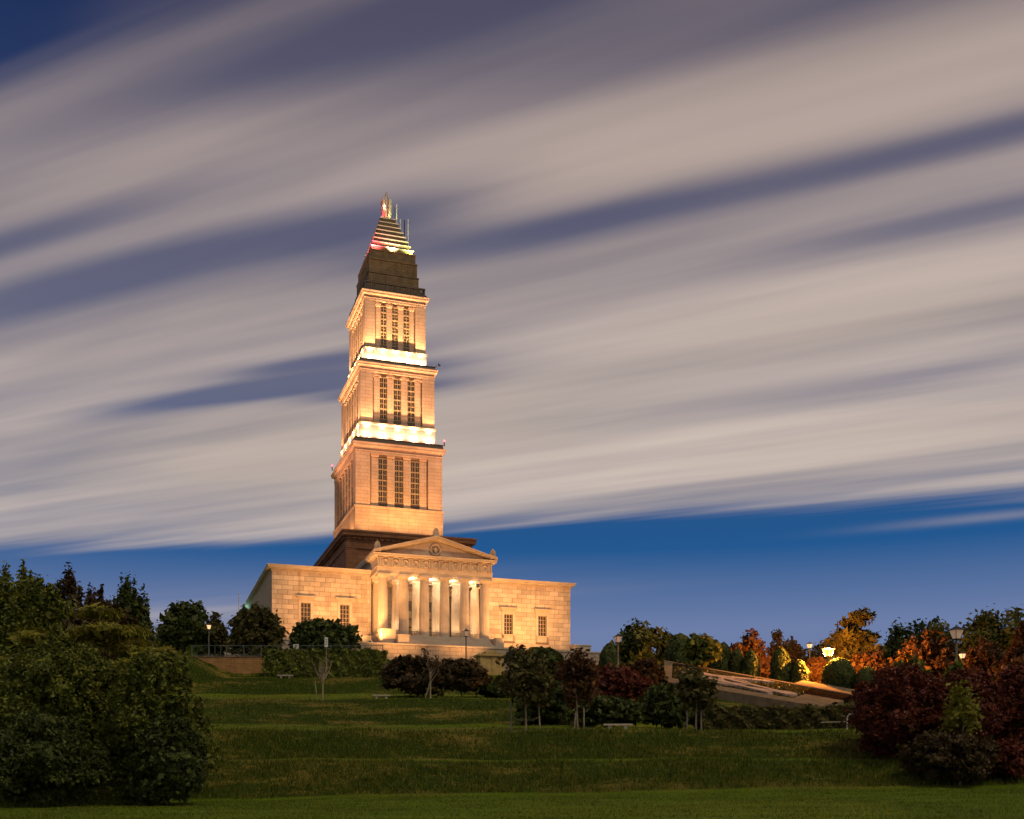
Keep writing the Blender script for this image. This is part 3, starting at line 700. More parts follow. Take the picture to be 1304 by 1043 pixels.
# floodlights of the tower
RED, YEL = (1.0, 0.10, 0.13), (0.85, 0.9, 0.30)
LG = 'small floodlights along the tower ledges'
tiers_l = [(6.7, 9.6, 60.85, 62.9, 'first'), (5.55, 7.7, 75.15, 77.0, 'second')]
for hw, hd, zb, zt_, nm in tiers_l:
    zz = Z(zb) + .32
    for i in range(5):
        s = (i - 2) * hw * .42
        for yy in (TC - hd - 1.05,):
            floodlight((s, yy, zz), (s, yy + 1.05, zz + 1.9), 950, LEDGE, 162, 'small black floodlight on the %s tower ledge, lighting the front above it' % nm, LG + ' front ' + nm, s=.13, radius=.05, beam=((s, yy + 1.1, zz + 6.5), 9000, 56))
        s = (i - 2) * hd * .42
        for sx in (-1, 1):
            floodlight((sx * (hw + .98), TC + s, zz), (sx * (hw - .1), TC + s, zz + 1.9), 950, LEDGE, 162, 'small black floodlight on the %s tower ledge, lighting %s above it' % (nm, 'the shaded flank' if sx > 0 else 'the narrow visible flank'), LG + (' flank a ' if sx < 0 else ' flank b ') + nm, s=.13, radius=.05, beam=((sx * (hw - .1), TC + s, zz + 6.5), 9000, 56))
for s in (-6.5, 0, 6.5):
    floodlight((s, 14.2, Z(42.9)), (s * .7, TC - 10.9, Z(52.5)), 5600, WARM, 110, 'black floodlight on the dark attic roof facing the front of the tower', 'floodlights on the attic roof front', s=.25, radius=.3)
for s in (-8, 0, 8):
    for sx in (-1, 1):
        floodlight((sx * 10.5, TC + s, Z(42.9)), (sx * 7.8, TC + s, Z(50.5)), 1900, WARM, 130, 'black floodlight on the dark attic roof beside the tower flank' if sx < 0 else 'black floodlight on the dark attic roof on the tower side away from the steps', 'floodlights on the attic roof flank %d' % sx, s=.25, radius=.3)
for a, y, tz, en in ((-21, 4, 66, 27000), (21, 4, 66, 30000), (-19, 6, 83, 36000), (19, 6, 83, 38000)):  # added unseen floods, evening out the light on the tower shafts
    floodlight((a, y, Z(33.9)), (a * .12, TC - 8, Z(tz)), en, PINK, 36, 'black floodlight added on the low wing roof to even the light up the tower front', 'added floodlights on the wing roofs', radius=.3)
for sx in (-1, 1):  # more added floods, for the tower flanks
    for y, tz in ((24, 66), (36, 82)):
        floodlight((sx * 23, y, Z(33.9)), (sx * 6, TC, Z(tz)), 30000, PINK, 40, 'black floodlight added on the wing roof to even the light up the tower flank' if sx < 0 else 'black floodlight added on the wing roof to even the light up the flank over the ramp', 'added flank floodlights on the wing roof %d' % sx, radius=.3)
PG = 'coloured floodlights at the pyramid corners'
for sx, cc, en in ((-1, RED, 2200), (1, YEL, 1500)):
    floodlight((sx * 3.6, TC - 6.1, Z(96.65)), (sx * 2.2, TC - 3.5, Z(101.5)), en, cc, 120, 'small floodlight casting %s light up the stepped pyramid' % ('red' if sx < 0 else 'yellow green'), None, s=.12, radius=.05)
    floodlight((sx * 4.5, TC - 2.5, Z(96.65)), (sx * 3.0, TC - 1.0, Z(101)), en * .6, cc, 120, 'small floodlight casting %s light on the pyramid flank' % ('red' if sx < 0 else 'yellow green'), None, s=.12, radius=.05)
for sx, cc in ((-1, RED), (1, YEL)):
    floodlight((sx * 1.3, TC - 1.6, ft + .1), (sx * .5, TC - .6, ft + 2.5), 330, cc, 120, 'small floodlight casting %s light on the finial' % ('red' if sx < 0 else 'yellow green'), None, s=.08, radius=.04)
floodlight((0, TC - 6.0, Z(96.65)), (0, TC - 3.0, Z(101.5)), 1500, (1.0, .78, .5), 110, 'small floodlight casting pale light up the middle of the pyramid', None, s=.12, radius=.05)
pd = bpy.data.lights.new('finial_light', 'POINT'); pd.energy = 420; pd.color = (1, .62, .35); pd.shadow_soft_size = .12
o = link(bpy.data.objects.new('finial_light', pd), mem); o.location = (-.3, TC - .62, ft + 2.6)
# aviation lights, antennas, camera bracket
def mem_world(p): return Matrix.Translation((OX, OY, HB + EYE)) @ Matrix.Rotation(TH, 4, 'Z') @ Vector(p)
for p, lb in (((8.2, 20.2, Z(60.8)), 'small glowing red warning light on the first tower ledge above the portico side'), ((-8.3, 41.6, Z(60.8)), 'small glowing red warning light at the rear corner of the first ledge')):
    t_ = thing('warning_light', lb, 'warning light', mem_world(p), TH, 'red warning lights')
    MB().lathe([(.1, -.1), (.1, .5), (.16, .52), (.16, .6)], 8).build('base', 'black_metal', t_)
    g = MB().lathe([(.14, .6), (.2, .75), (.18, .95), (.05, 1.05)], 10).build('globe', 'red_glass', t_)
    d = bpy.data.lights.new('glow', 'POINT'); d.energy = 120; d.color = (1, .1, .15); d.shadow_soft_size = .3; o = link(bpy.data.objects.new('glow', d), t_); o.location = (0, 0, .8)
for i, (a, y, z0, hh, mt) in enumerate(((1.95, 31, 102.6, 5.8, 'white_paint'), (1.65, 31.4, 103.0, 5.0, 'grey_metal'), (2.65, 31, 100.6, 5.2, 'white_paint'), (3.5, 31.2, 98.4, 7.4, 'black_metal'), (4.15, 31, 96.6, 9.4, 'white_paint'))):
    lb = ['short white whip antenna fixed near the top of the pyramid', 'dark whip antenna fixed near the top of the pyramid', 'grey whip antenna standing half way down the pyramid', 'dark whip antenna standing low on the pyramid', 'tallest white whip antenna rising from the pyramid foot'][i]
    t_ = thing('antenna', lb, 'antenna', mem_world((a, y, Z(z0))), TH, 'whip antennas on the pyramid')
    MB().tube([(0, 0, -.1), (0, 0, .5)], .1, 6).build('mount', 'grey_metal', t_)
    MB().tube([(0, 0, .5), (0, 0, hh)], [.11, .09], 6).build('whip', mt, t_)
t_ = thing('camera_bracket', 'dark camera on a bracket at the corner of the second tower cornice', 'camera', mem_world((7.0, 21.5, Z(75.1))), TH); t_.scale = (.65, .65, .65)
MB().tube([(-.2, 0, -.05), (.2, 0, .4), (.7, -.1, .5)], .07, 6).build('arm', 'black_metal', t_)
MB().box(.5, 1.3, -.3, .1, .45, .8).lathe([(.2, .8), (.15, 1.2)], 8, .8, -.1).build('housing', 'black_metal', t_)
t_ = thing('floodlight', 'bronze floodlight on a bracket under the portico beam beside the last column', 'floodlight', mem_world((7.0, -4.4, AB - 1.1)), TH)
MB().tube([(1.5, .3, .9), (.9, .1, .5), (.2, 0, .3)], .08, 6).build('arm', 'bronze', t_)
MB().frustum(-.45, .2, -.35, .3, -.1, -.25, .1, -.2, .2, .4).build('lamp_head', 'bronze', t_)

# ground floods for wings and portico
for a, en in ((-22, 6500), (-14.5, 12500)):
    floodlight((a, -10.2, Z(21.2)), (a * .85, 0, Z(30.5)), en, WARM, 95, 'black floodlight among the bushes aimed at the wing on the flagpole side', 'ground floodlights of the flagpole side wing', radius=.3)
for a, en in ((14.5, 13500), (20.5, 7000)):
    floodlight((a, -10.2, Z(21.2)), (a * .97, 0, Z(29.5)), en, WARM, 90, 'black floodlight among the bushes aimed at the wing beside the ramp wall', 'ground floodlights of the ramp side wing', radius=.3)
for a in (-9.5, 3.0):
    floodlight((a, -22, Z(16.3)), (a * .6, -4, Z(31)), 12000, WARM, 60, 'black floodlight before the steps aimed at the pediment', 'floodlights before the steps', radius=.3)
for a, y, en in ((-11.2, -9.9, 9000), (12.2, -9.9, 6500)):
    floodlight((a, y, Z(21.15)), (a * .35, -4.8, Z(33)), en, WARM, 95, 'black floodlight behind the terrace coping aimed at the %s' % ('first columns' if a < 0 else 'last columns'), None, s=.22, radius=.2)
for a in (-6.5, -3.25, 0, 3.25, 6.5):
    floodlight((a, -1.4, FL + .4), (a, 1.2, AB), 800, (1, .66, .34), 120, 'small floodlight on the portico floor between the column rows', 'floodlights on the portico floor', s=.15)
for a in (-3.25, 0, 3.25, 6.5):
    pt = thing('pendant_lamp', 'bronze pendant lantern hanging in the portico behind the columns', 'lantern', mem_world((a, -1.6, AB - 1.0)), TH, 'pendant lanterns of the portico')
    MB().lathe([(.05, .95), (.05, .3), (.3, .2), (.36, -.05), (.18, -.3), (.02, -.45)], 10).build('body', 'bronze', pt)
    d = bpy.data.lights.new('glow', 'POINT'); d.energy = 480; d.color = (1, .78, .5); d.shadow_soft_size = .2; o = link(bpy.data.objects.new('glow', d), pt); o.location = (0, .0, .75)
t_ = thing('security_light', 'cyan white security light on the flank of the low wing', 'security light', mem_world((WL - .5, 38, Z(31.3))), TH)
MB().box(-.3, .5, -.2, .2, 0, .3).build('housing', 'grey_metal', t_)
MB().box(-.5, -.1, -.3, .3, -.25, -.01).build('lens', 'cyan_glass', t_)
d = bpy.data.lights.new('glow', 'POINT'); d.energy = 260; d.color = (.4, 1, .9); d.shadow_soft_size = .2; o = link(bpy.data.objects.new('glow', d), t_); o.location = (-.8, 0, -.3)

# ------------------------------------------------------------------ foliage
leafmat('leaf_dark', [(0.015, 0.025, 0.006), (0.045, 0.066, 0.014), (0.115, 0.14, 0.028)])
leafmat('leaf_green', [(0.028, 0.04, 0.007), (0.085, 0.108, 0.015), (0.23, 0.245, 0.032)])
leafmat('leaf_yellow', [(0.08, 0.085, 0.008), (0.17, 0.17, 0.016), (0.28, 0.25, 0.03)])
leafmat('leaf_brown', [(0.03, 0.022, 0.010), (0.06, 0.042, 0.016), (0.10, 0.06, 0.022)])
leafmat('leaf_olive', [(0.035, 0.035, 0.01), (0.07, 0.066, 0.017), (0.13, 0.11, 0.026)])
leafmat('leaf_red', [(0.035, 0.009, 0.006), (0.10, 0.022, 0.013), (0.22, 0.06, 0.03)])
leafmat('leaf_rust', [(0.05, 0.022, 0.01), (0.09, 0.04, 0.014), (0.13, 0.07, 0.02)])
leafmat('leaf_blue', [(0.015, 0.028, 0.012), (0.03, 0.05, 0.02), (0.05, 0.075, 0.03)])
leafmat('grass_blade', [(0.013, 0.023, 0.002), (0.042, 0.068, 0.004), (0.10, 0.14, 0.008), (0.25, 0.19, 0.045)], 0.2, 0.8)

def leaves(name, C, N, size, mat, aspect=1.8, parent=None, rng=None):
    n = len(C); rng = rng or np.random.default_rng(1)
    N = N / (np.linalg.norm(N, axis=1, keepdims=True) + 1e-9)
    r = rng.normal(size=(n, 3)); T = np.cross(N, r); T /= (np.linalg.norm(T, axis=1, keepdims=True) + 1e-9); B = np.cross(N, T)
    s = (size * np.exp(rng.normal(size=n) * .38))[:, None]; L = T * s * aspect * .5; W_ = B * s * .5; up = N * s * .12
    v = np.stack([C - L, C + W_ + up, C + L, C - W_ + up], 1).reshape(-1, 3)
    me = bpy.data.meshes.new(name); me.vertices.add(4 * n); me.loops.add(4 * n); me.polygons.add(n)
    me.vertices.foreach_set('co', v.astype(np.float32).ravel()); me.loops.foreach_set('vertex_index', np.arange(4 * n, dtype=np.int32))
    me.polygons.foreach_set('loop_start', np.arange(0, 4 * n, 4, dtype=np.int32)); me.polygons.foreach_set('loop_total', np.full(n, 4, dtype=np.int32))
    me.update(calc_edges=True); me.materials.append(MAT[mat])
    return link(bpy.data.objects.new(name, me), parent)
def unit(rng, n, up=0.0):
    d = rng.normal(size=(n, 3)); d[:, 2] += up; return d / np.linalg.norm(d, axis=1, keepdims=True)
def fill(rng, lobes, n, clumps=16, cr=.24, spread=(.62, 1.02), up=.25, wild=.8):
    L = np.array(lobes, float); wgt = L[:, 3] * L[:, 4] + L[:, 4] * L[:, 5] + L[:, 3] * L[:, 5]; wgt /= wgt.sum()
    cnt = rng.multinomial(n, wgt); P = []; NN = []
    for l, k in zip(L, cnt):
        if k == 0: continue
        kc = max(3, int(clumps)); cd = unit(rng, kc, up); cd *= rng.uniform(spread[0], spread[1], kc)[:, None]
        w_ = rng.uniform(.5, 1.5, kc); w_ /= w_.sum()
        idx = rng.choice(kc, k, p=w_); q = cd[idx] + rng.normal(size=(k, 3)) * cr * np.array([1, 1, .75])
        P.append(l[:3] + q * l[3:6]); NN.append(cd[idx] * .8 + unit(rng, k) * wild + np.array([0, 0, .25]))
    return np.concatenate(P), np.concatenate(NN)
def limbs(rng, h, w, n, r, start=.25, top=.85, lift=1.0):
    m = MB(); lean = rng.normal(size=2) * .03 * h
    m.tube([(0, 0, -.4), (lean[0] * .3, lean[1] * .3, h * .3), (lean[0], lean[1], h * top)], [r, r * .75, r * .2], 8)
    for i in range(n):
        f_ = rng.uniform(start, top * .9); a = rng.uniform(0, 2 * math.pi); ln = w * .42 * rng.uniform(.6, 1.0) * (1.15 - f_ * .6)
        p0 = Vector((lean[0] * f_, lean[1] * f_, h * f_)); d = Vector((math.cos(a), math.sin(a), 0))
        m.tube([p0, p0 + d * ln * .5 + Vector((0, 0, ln * .4 * lift)), p0 + d * ln * .9 + Vector((0, 0, ln * 1.0 * lift))], [r * .45, r * .3, r * .1], 5)
    return m
SEED = [100]
def plant(name, label, cat, kind, px, pw, ptop, y, mat, n, leaf, group=None, bark='bark', aspect=1.8, pbase=None):
    SEED[0] += 1; rng = np.random.default_rng(SEED[0])
    x = (px - CX) / F * y; z0 = gz(x, y); ztop = EYE + (HY - ptop) / F * y; wd = pw / F * y; h = ztop - z0
    if h < .5: print('LOW', name, px, ptop, h); h = .8
    root = thing(name, label, cat, (x, y, z0 - .02), 0, group); R = wd / 2
    lob = []; cl, cr, sprd, up, wild = 16, .24, (.62, 1.02), .25, .8
    if kind in ('tree', 'young'):
        lo = .22 if kind == 'tree' else .34
        for i in range(9):
            a = rng.uniform(0, 6.28); q = rng.uniform(.25, .68) * R; zz = h * rng.uniform(lo + .1, .82); k = 1 - abs((zz / h - lo) / (1 - lo) - .42) * .8
            lob.append((math.cos(a) * q * k, math.sin(a) * q * k, zz, R * .5 * rng.uniform(.75, 1.15), R * .5 * rng.uniform(.75, 1.15), h * .16 * rng.uniform(.8, 1.2)))
        lob.append((0, 0, h * .82, R * .42, R * .42, h * .17)); lob.append((0, 0, h * .55, R * .7, R * .7, h * .25)); cl, cr = 12, .3
        t_ = limbs(rng, h, wd, 9, .045 * min(wd, h) if kind == 'tree' else .07, .2, .85)
    elif kind == 'shrub':
        for i in range(10):
            a = rng.uniform(0, 6.28); q = rng.uniform(.2, .66) * R; k = rng.uniform(.3, .8)
            lob.append((math.cos(a) * q, math.sin(a) * q, h * k * (1 - .35 * q / R), R * .42 * rng.uniform(.8, 1.2), R * .42 * rng.uniform(.8, 1.2), h * .26 * rng.uniform(.8, 1.15)))
        lob += [(0, 0, h * .36, R * .86, R * .86, h * .38), (0, 0, h * .72, R * .5, R * .5, h * .26)]; cl, cr = 34, .135
        for i in range(60):
            a = rng.uniform(0, 6.28); el = rng.uniform(-.1, 1.3); ca, sa = math.cos(el), math.sin(el); k = rng.uniform(.86, 1.03)
            lob.append((math.cos(a) * ca * R * .85 * k, math.sin(a) * ca * R * .85 * k, h * .42 + h * .5 * sa * k, R * rng.uniform(.05, .14), R * rng.uniform(.05, .14), h * rng.uniform(.04, .12)))
        t_ = limbs(rng, h * .7, wd * .8, 5, .05, .1, .8)
    elif kind == 'upright':
        for i in range(80):
            a = rng.uniform(0, 6.28); q = math.sqrt(rng.uniform(0, 1)) * R * .9; top = h * (1 - .42 * (q / R) ** 2) * rng.uniform(.82, 1.0); ln = h * rng.uniform(.16, .3)
            lob.append((math.cos(a) * q, math.sin(a) * q, top - ln * .5, R * rng.uniform(.045, .08), R * rng.uniform(.045, .08), ln * .5))
        for i in range(14):
            a = rng.uniform(0, 6.28); q = math.sqrt(rng.uniform(0, 1)) * R * .75
            lob.append((math.cos(a) * q, math.sin(a) * q, h * rng.uniform(.25, .6), R * .3, R * .3, h * .2))
        cl, cr, sprd = 8, .34, (.2, 1.0); t_ = limbs(rng, h * .85, wd * .7, 16, .016 * h, .08, .85, 1.5)
    elif kind == 'conifer':
        for i in range(26):
            f_ = (i + .5) / 26; rr = R * (1 - f_) ** .8 * rng.uniform(.7, 1.05); a = rng.uniform(0, 6.28)
            for k in range(3):
                b_ = a + k * 2.09 + rng.uniform(-.4, .4); lob.append((math.cos(b_) * rr * .55, math.sin(b_) * rr * .55, h * (.08 + .9 * f_), rr * .5 + .08, rr * .5 + .08, h * .045))
        cl, cr = 6, .36; t_ = limbs(rng, h, wd, 3, .02 * h, .1, .95)
    elif kind == 'topiary':
        d = unit(rng, n, 0.1); th = np.abs(d[:, 2]); ztp = np.clip(rng.beta(1.3, 1.0, n), 0, 1)
        rad = R * np.sqrt(np.clip(1 - (np.clip(ztp - .35, 0, 1) / .65) ** 2.2, 0, 1)) * (1 - .12 * (1 - np.minimum(ztp / .3, 1)))
        a = rng.uniform(0, 6.28, n); j = 1 - np.abs(rng.normal(size=n)) * .06 + .035 * np.sin(a * 5 + ztp * 9) + .045 * np.sin(a * 2 + rng.uniform(0, 6) + ztp * 4)
        C = np.stack([np.cos(a) * rad * j, np.sin(a) * rad * j, ztp * h * (.98 + .02 * rng.uniform(-1, 1, n))], 1)
        N = np.stack([np.cos(a), np.sin(a), .25 + 1.4 * np.clip(ztp - .6, 0, 1)], 1) + unit(rng, n) * .55
        leaves('foliage', C, N, leaf, mat, aspect, root, rng)
        MB().lathe([(R * .82, 0.02), (R * .86, h * .3), (R * .74, h * .6), (R * .45, h * .84), (R * .1, h * .93)], 14).build('inner_growth', mat, root)
        MB().tube([(0, 0, -.3), (0, 0, h * .5)], .08, 6).build('stem', bark, root)
        return root
    elif kind == 'spray':
        for i in range(26):
            a = rng.uniform(0, 6.28); q = rng.uniform(.15, .85) * R; zz = h * (rng.uniform(.35, .96)) * (1 - .3 * (q / R) ** 2)
            lob.append((math.cos(a) * q, math.sin(a) * q, zz, R * .34 * rng.uniform(.7, 1.2), R * .34 * rng.uniform(.7, 1.2), h * .035))
        cl, cr, wild = 7, .36, .35; t_ = limbs(rng, h * .9, wd, 8, .07, .2, .85)
    elif kind == 'cedar':
        for i in range(44):
            a = rng.uniform(0, 6.28); f_ = rng.uniform(.3, 1.0); q = R * rng.uniform(.2, 1.0) * (1.25 - f_ * .75); 
            lob.append((math.cos(a) * q * .8, math.sin(a) * q * .8, h * f_ * .97, R * .22 * rng.uniform(.7, 1.3), R * .22 * rng.uniform(.7, 1.3), h * .04 * rng.uniform(.7, 1.6)))
        cl, cr = 7, .4; t_ = limbs(rng, h, wd, 14, .025 * h, .25, .95, .5)
    elif kind == 'bare':
        t_ = MB(); m2 = rng
        t_.tube([(0, 0, -.2), (0.02, 0, h * .35), (.04, .03, h * .5)], [.075, .055, .04], 6)
        tips = []
        for i in range(11):
            a = rng.uniform(0, 6.28); f_ = rng.uniform(.28, .5); ln = h * rng.uniform(.3, .5); out = R * rng.uniform(.3, .95)
            p0 = Vector((.03, .02, h * f_)); p2 = p0 + Vector((math.cos(a) * out, math.sin(a) * out, ln)); p1 = (p0 + p2) / 2 + Vector((math.cos(a) * out * .1, math.sin(a) * out * .1, -ln * .06))
            t_.tube([p0, p1, p2], [.034, .024, .012], 5); tips.append((p1, p2))
            for k in range(3):
                q0 = p1.lerp(p2, rng.uniform(0, .7)); q1 = q0 + Vector((rng.normal() * .25, rng.normal() * .25, rng.uniform(.3, .7))); t_.tube([q0, q1], [.012, .005], 4); tips.append((q0, q1))
        t_.build('trunk', bark, root)
        if n:
            C = np.array([list(a.lerp(b, rng.uniform(.2, 1))) for a, b in tips for _ in range(max(1, n // len(tips)))]) + rng.normal(size=(max(1, n // len(tips)) * len(tips), 3)) * .1
            leaves('crown', C, unit(rng, len(C), .4), leaf, mat, aspect, root, rng)
        return root
    C, N = fill(rng, lob, n, cl, cr, sprd, up, wild)
    ok = C[:, 2] > .02; C, N = C[ok], N[ok]
    leaves('crown' if kind in ('tree', 'young', 'conifer', 'upright', 'cedar') else 'foliage', C, N, leaf, mat, aspect, root, rng)
    t_.build('trunk' if kind in ('tree', 'young', 'conifer', 'upright', 'cedar') else 'stem', bark, root)
    return root
def hedge(label, p0, p1, ptop, y0, y1, mat, n, leaf, thick, name='hedge'):
    SEED[0] += 1; rng = np.random.default_rng(SEED[0])
    a = at(p0, 900, y0); b = at(p1, 900, y1); zt = EYE + (HY - ptop) / F * (y0 + y1) / 2
    f_ = rng.uniform(0, 1, n); base = ground_h(a.x + (b.x - a.x) * f_, a.y + (b.y - a.y) * f_) + EYE
    hh = zt - base + .18 * np.sin(f_ * 31) * .5 + .1 * np.sin(f_ * 77)
    s = rng.choice(3, n, p=[.5, .12, .38]); u_ = rng.uniform(0, 1, n) ** .8
    dy = np.where(s == 0, -.5, np.where(s == 1, .5, rng.uniform(-.5, .5, n))) * thick * (1 + .12 * np.sin(f_ * 50 + u_ * 6)); dz_ = np.where(s == 2, 1.0, u_)
    z = base + hh * (dz_ + rng.normal(size=n) * .035)
    d = (b - a).normalized(); nx, ny = d.y, -d.x
    C = np.stack([a.x + (b.x - a.x) * f_ - nx * dy * -1, a.y + (b.y - a.y) * f_ + dy, z], 1) + rng.normal(size=(n, 3)) * .07
    N = np.stack([np.zeros(n), np.where(s == 0, -1., np.where(s == 1, 1., 0.)), np.where(s == 2, 1., .3)], 1) + unit(rng, n) * .7
    root = thing(name, label, 'hedge', (0, 0, 0))
    leaves('foliage', C, N, leaf, mat, 1.7, root, rng)
    core = MB(); k = 12
    for i in range(k):
        q0 = a.lerp(b, i / k); q1 = a.lerp(b, (i + 1) / k); zb_ = min(gz(q0.x, q0.y), gz(q1.x, q1.y)) - .1
        core.box(q0.x, q1.x, min(q0.y, q1.y) - thick * .36, max(q0.y, q1.y) + thick * .36, zb_, zt - .22)
    core.build('inner_growth', mat, root)
    return root

# thicket at the edge of the lawn
G1 = 'dark shrub thicket at the lawn edge'
for px, pw, pt, y, n in ((-40, 190, 812, 55, 45000), (78, 190, 803, 54, 95000), (196, 150, 822, 51.5, 80000), (215, 100, 905, 49.5, 38000), (60, 170, 905, 49.5, 50000)):
    low = pt > 850
    plant('leafy_shrub', {-40: 'large dark green thicket shrub cut off by the frame edge', 78: 'tallest dark green thicket shrub below the feathery fronds', 196: 'large dark green thicket shrub beside the terrace banks', 215: 'low dark shrub at the thicket foot beside the terrace banks', 60: 'low dark shrub at the thicket foot under its tallest shrub'}[px], 'shrub', 'shrub', px, pw, pt, y, 'leaf_dark' if low else 'leaf_green', n, .078, G1 + (' low' if low else ''))
plant('feathery_shrub', 'yellow green feathery shrub rising over the thicket under the upright trees', 'shrub', 'spray', 140, 150, 768, 60, 'leaf_yellow', 24000, .09, aspect=4)
plant('feathery_shrub', 'yellow green feathery shrub with drooping fronds over the thicket, partly cut by the frame', 'shrub', 'spray', 12, 120, 784, 58, 'leaf_yellow', 18000, .09, aspect=4)
plant('feathery_shrub', 'low yellowish feathery shrub between the thicket and the terrace bank', 'shrub', 'spray', 195, 70, 812, 56, 'leaf_yellow', 7000, .09, aspect=4)
plant('upright_tree', 'dark tree with many upright leafy shoots, behind the feathery shrubs', 'tree', 'upright', 22, 120, 706, 76, 'leaf_green', 30000, .15, 'upright dark trees')
plant('upright_tree', 'brown tinged tree with dense upright shoots between two greener ones', 'tree', 'upright', 88, 110, 718, 80, 'leaf_brown', 28000, .15)
plant('upright_tree', 'dark green upright tree standing next to the pale horizon gap', 'tree', 'upright', 164, 78, 724, 75, 'leaf_dark', 22000, .14)
plant('upright_tree', 'green upright tree in front of the brown tinged one', 'tree', 'upright', 52, 120, 728, 73, 'leaf_green', 24000, .15)
plant('upright_tree', 'lower upright tree filling the dip before the pale horizon gap', 'tree', 'upright', 130, 110, 742, 72, 'leaf_brown', 22000, .15)
plant('broadleaf_tree', 'round dark tree beside the lamp post on the retaining wall', 'tree', 'tree', 234, 66, 768, 124, 'leaf_dark', 6000, .30)
plant('broadleaf_tree', 'small ragged dark tree behind the terrace railing', 'tree', 'tree', 274, 40, 783, 128, 'leaf_olive', 3000, .28)
plant('evergreen_tree', 'dense dark evergreen in front of the wing corner behind the railing', 'tree', 'shrub', 326, 76, 768, 124, 'leaf_olive', 8000, .26)
plant('evergreen_tree', 'wide dark evergreen bush in front of the wing windows', 'tree', 'shrub', 410, 94, 786, 128, 'leaf_dark', 9000, .26)
hedge('clipped green hedge in front of the terrace wall', 338, 492, 831, 114.9, 114.9, 'leaf_green', 9000, .20, 1.6)
plant('mounded_shrub', 'broad brownish mounded shrub next to the clipped hedge', 'shrub', 'shrub', 528, 96, 834, 98.5, 'leaf_brown', 9000, .20)
plant('mounded_shrub', 'brown green mounded shrub below the black lamp post', 'shrub', 'shrub', 588, 84, 838, 99, 'leaf_brown', 8000, .20)
plant('clipped_shrub', 'dark green domed shrub before the wing windows by the pylon', 'shrub', 'shrub', 690, 62, 823, 122, 'leaf_dark', 6000, .22)
plant('leafy_shrub', 'dark shrub at the foot of the stone pylon', 'shrub', 'shrub', 636, 56, 870, 100, 'leaf_dark', 5000, .2)
plant('leafy_shrub', 'tall dark brown shrub behind the reddish staked tree', 'shrub', 'shrub', 738, 70, 840, 108, 'leaf_brown', 6000, .22)
plant('leafy_shrub', 'deep shade shrub filling the gap between two staked trees', 'shrub', 'shrub', 702, 110, 868, 84, 'leaf_dark', 9000, .18)
plant('leafy_shrub', 'dark red brown shrub behind the concrete bench', 'shrub', 'shrub', 782, 110, 850, 92, 'leaf_red', 10000, .18)
plant('leafy_shrub', 'reddish loose shrub below the grey lamp post', 'shrub', 'shrub', 822, 60, 838, 100, 'leaf_rust', 5000, .18)
plant('leafy_shrub', 'low dark shrub behind the bench', 'shrub', 'shrub', 772, 110, 886, 79, 'leaf_dark', 7000, .16)
plant('leafy_shrub', 'dark bush between the bench and the staked tree by the emblem bed', 'shrub', 'shrub', 842, 76, 872, 80, 'leaf_dark', 7000, .16)
plant('grass_clump', 'pale green ornamental grass clump among red shrubs', 'plant', 'upright', 810, 24, 832, 104, 'leaf_yellow', 1800, .14, aspect=4)
hedge('low loose hedge along the terrace rim below the emblem bed', 893, 1092, 905, 78, 76, 'leaf_olive', 11000, .16, 1.8, 'loose_hedge')
plant('leafy_shrub', 'low dark shrub where the loose hedge meets the staked tree', 'shrub', 'shrub', 905, 60, 896, 80, 'leaf_dark', 4000, .15)

# staked young trees on the terraces
plant('young_tree', 'bare thin young tree on the upper lawn before the hedge', 'tree', 'bare', 411, 36, 834, 95.5, 'leaf_olive', 0, .1, 'young staked trees', 'pale_bark')
plant('young_tree', 'thinly leaved young tree with one slanting stake', 'tree', 'bare', 548, 30, 824, 95.2, 'leaf_brown', 420, .11, 'young staked trees', 'pale_bark')
plant('young_tree', 'leafy green young tree tied between two stakes on the terrace rim', 'tree', 'young', 670, 78, 822, 71.5, 'leaf_olive', 3800, .17, 'young staked trees', 'pale_bark')
plant('young_tree', 'reddish young tree with a forked trunk beside two stakes', 'tree', 'young', 736, 58, 828, 71.8, 'leaf_rust', 2800, .15, 'young staked trees', 'pale_bark')
plant('young_tree', 'round headed young tree between two stakes before the emblem bed', 'tree', 'young', 886, 52, 851, 71.6, 'leaf_olive', 3200, .16, 'young staked trees', 'pale_bark')
for px, y, ptop, lean, lb in ((404, 95.3, 866, -.2, 'short pale stake beside the bare young tree'), (541, 95, 866, .5, 'pale stake slanting towards the thinly leaved tree'), (651, 71.3, 892, 0, 'upright pale stake on the open side of the leafy green young tree'), (688, 71.3, 893, -.12, 'leaning pale stake on the reddish tree side of the leafy young tree'),
                               (731, 71.4, 906, .12, 'short leaning stake close to the reddish young tree trunk'), (743.5, 71.4, 901, 0, 'upright stake beside the reddish young tree'), (875, 71.4, 905, 0, 'stake on the bench side of the round headed tree'), (893, 71.4, 898, 0, 'taller stake on the hedge side of the round headed tree')):
    x = (px - CX) / F * y; z0 = gz(x, y); hh = EYE + (HY - ptop) / F * y - z0
    tag(MB().tube([(0, 0, -.2), (lean, 0, hh)], .055, 6).build('tree_stake', 'timber'), lb, 'stake', 'tree stakes').location = (x, y, z0)
x0_ = at(651, 912, 71.3); x1_ = at(670, 917, 71.5); x2_ = at(688, 912, 71.3)
tag(MB().tube([x0_, x0_.lerp(x1_, .5) - Vector((0, 0, .12)), x1_, x1_.lerp(x2_, .5) - Vector((0, 0, .12)), x2_], .025, 5).build('tie_strap', 'timber'), 'sagging strap tying the leafy young tree to its stakes', 'strap')

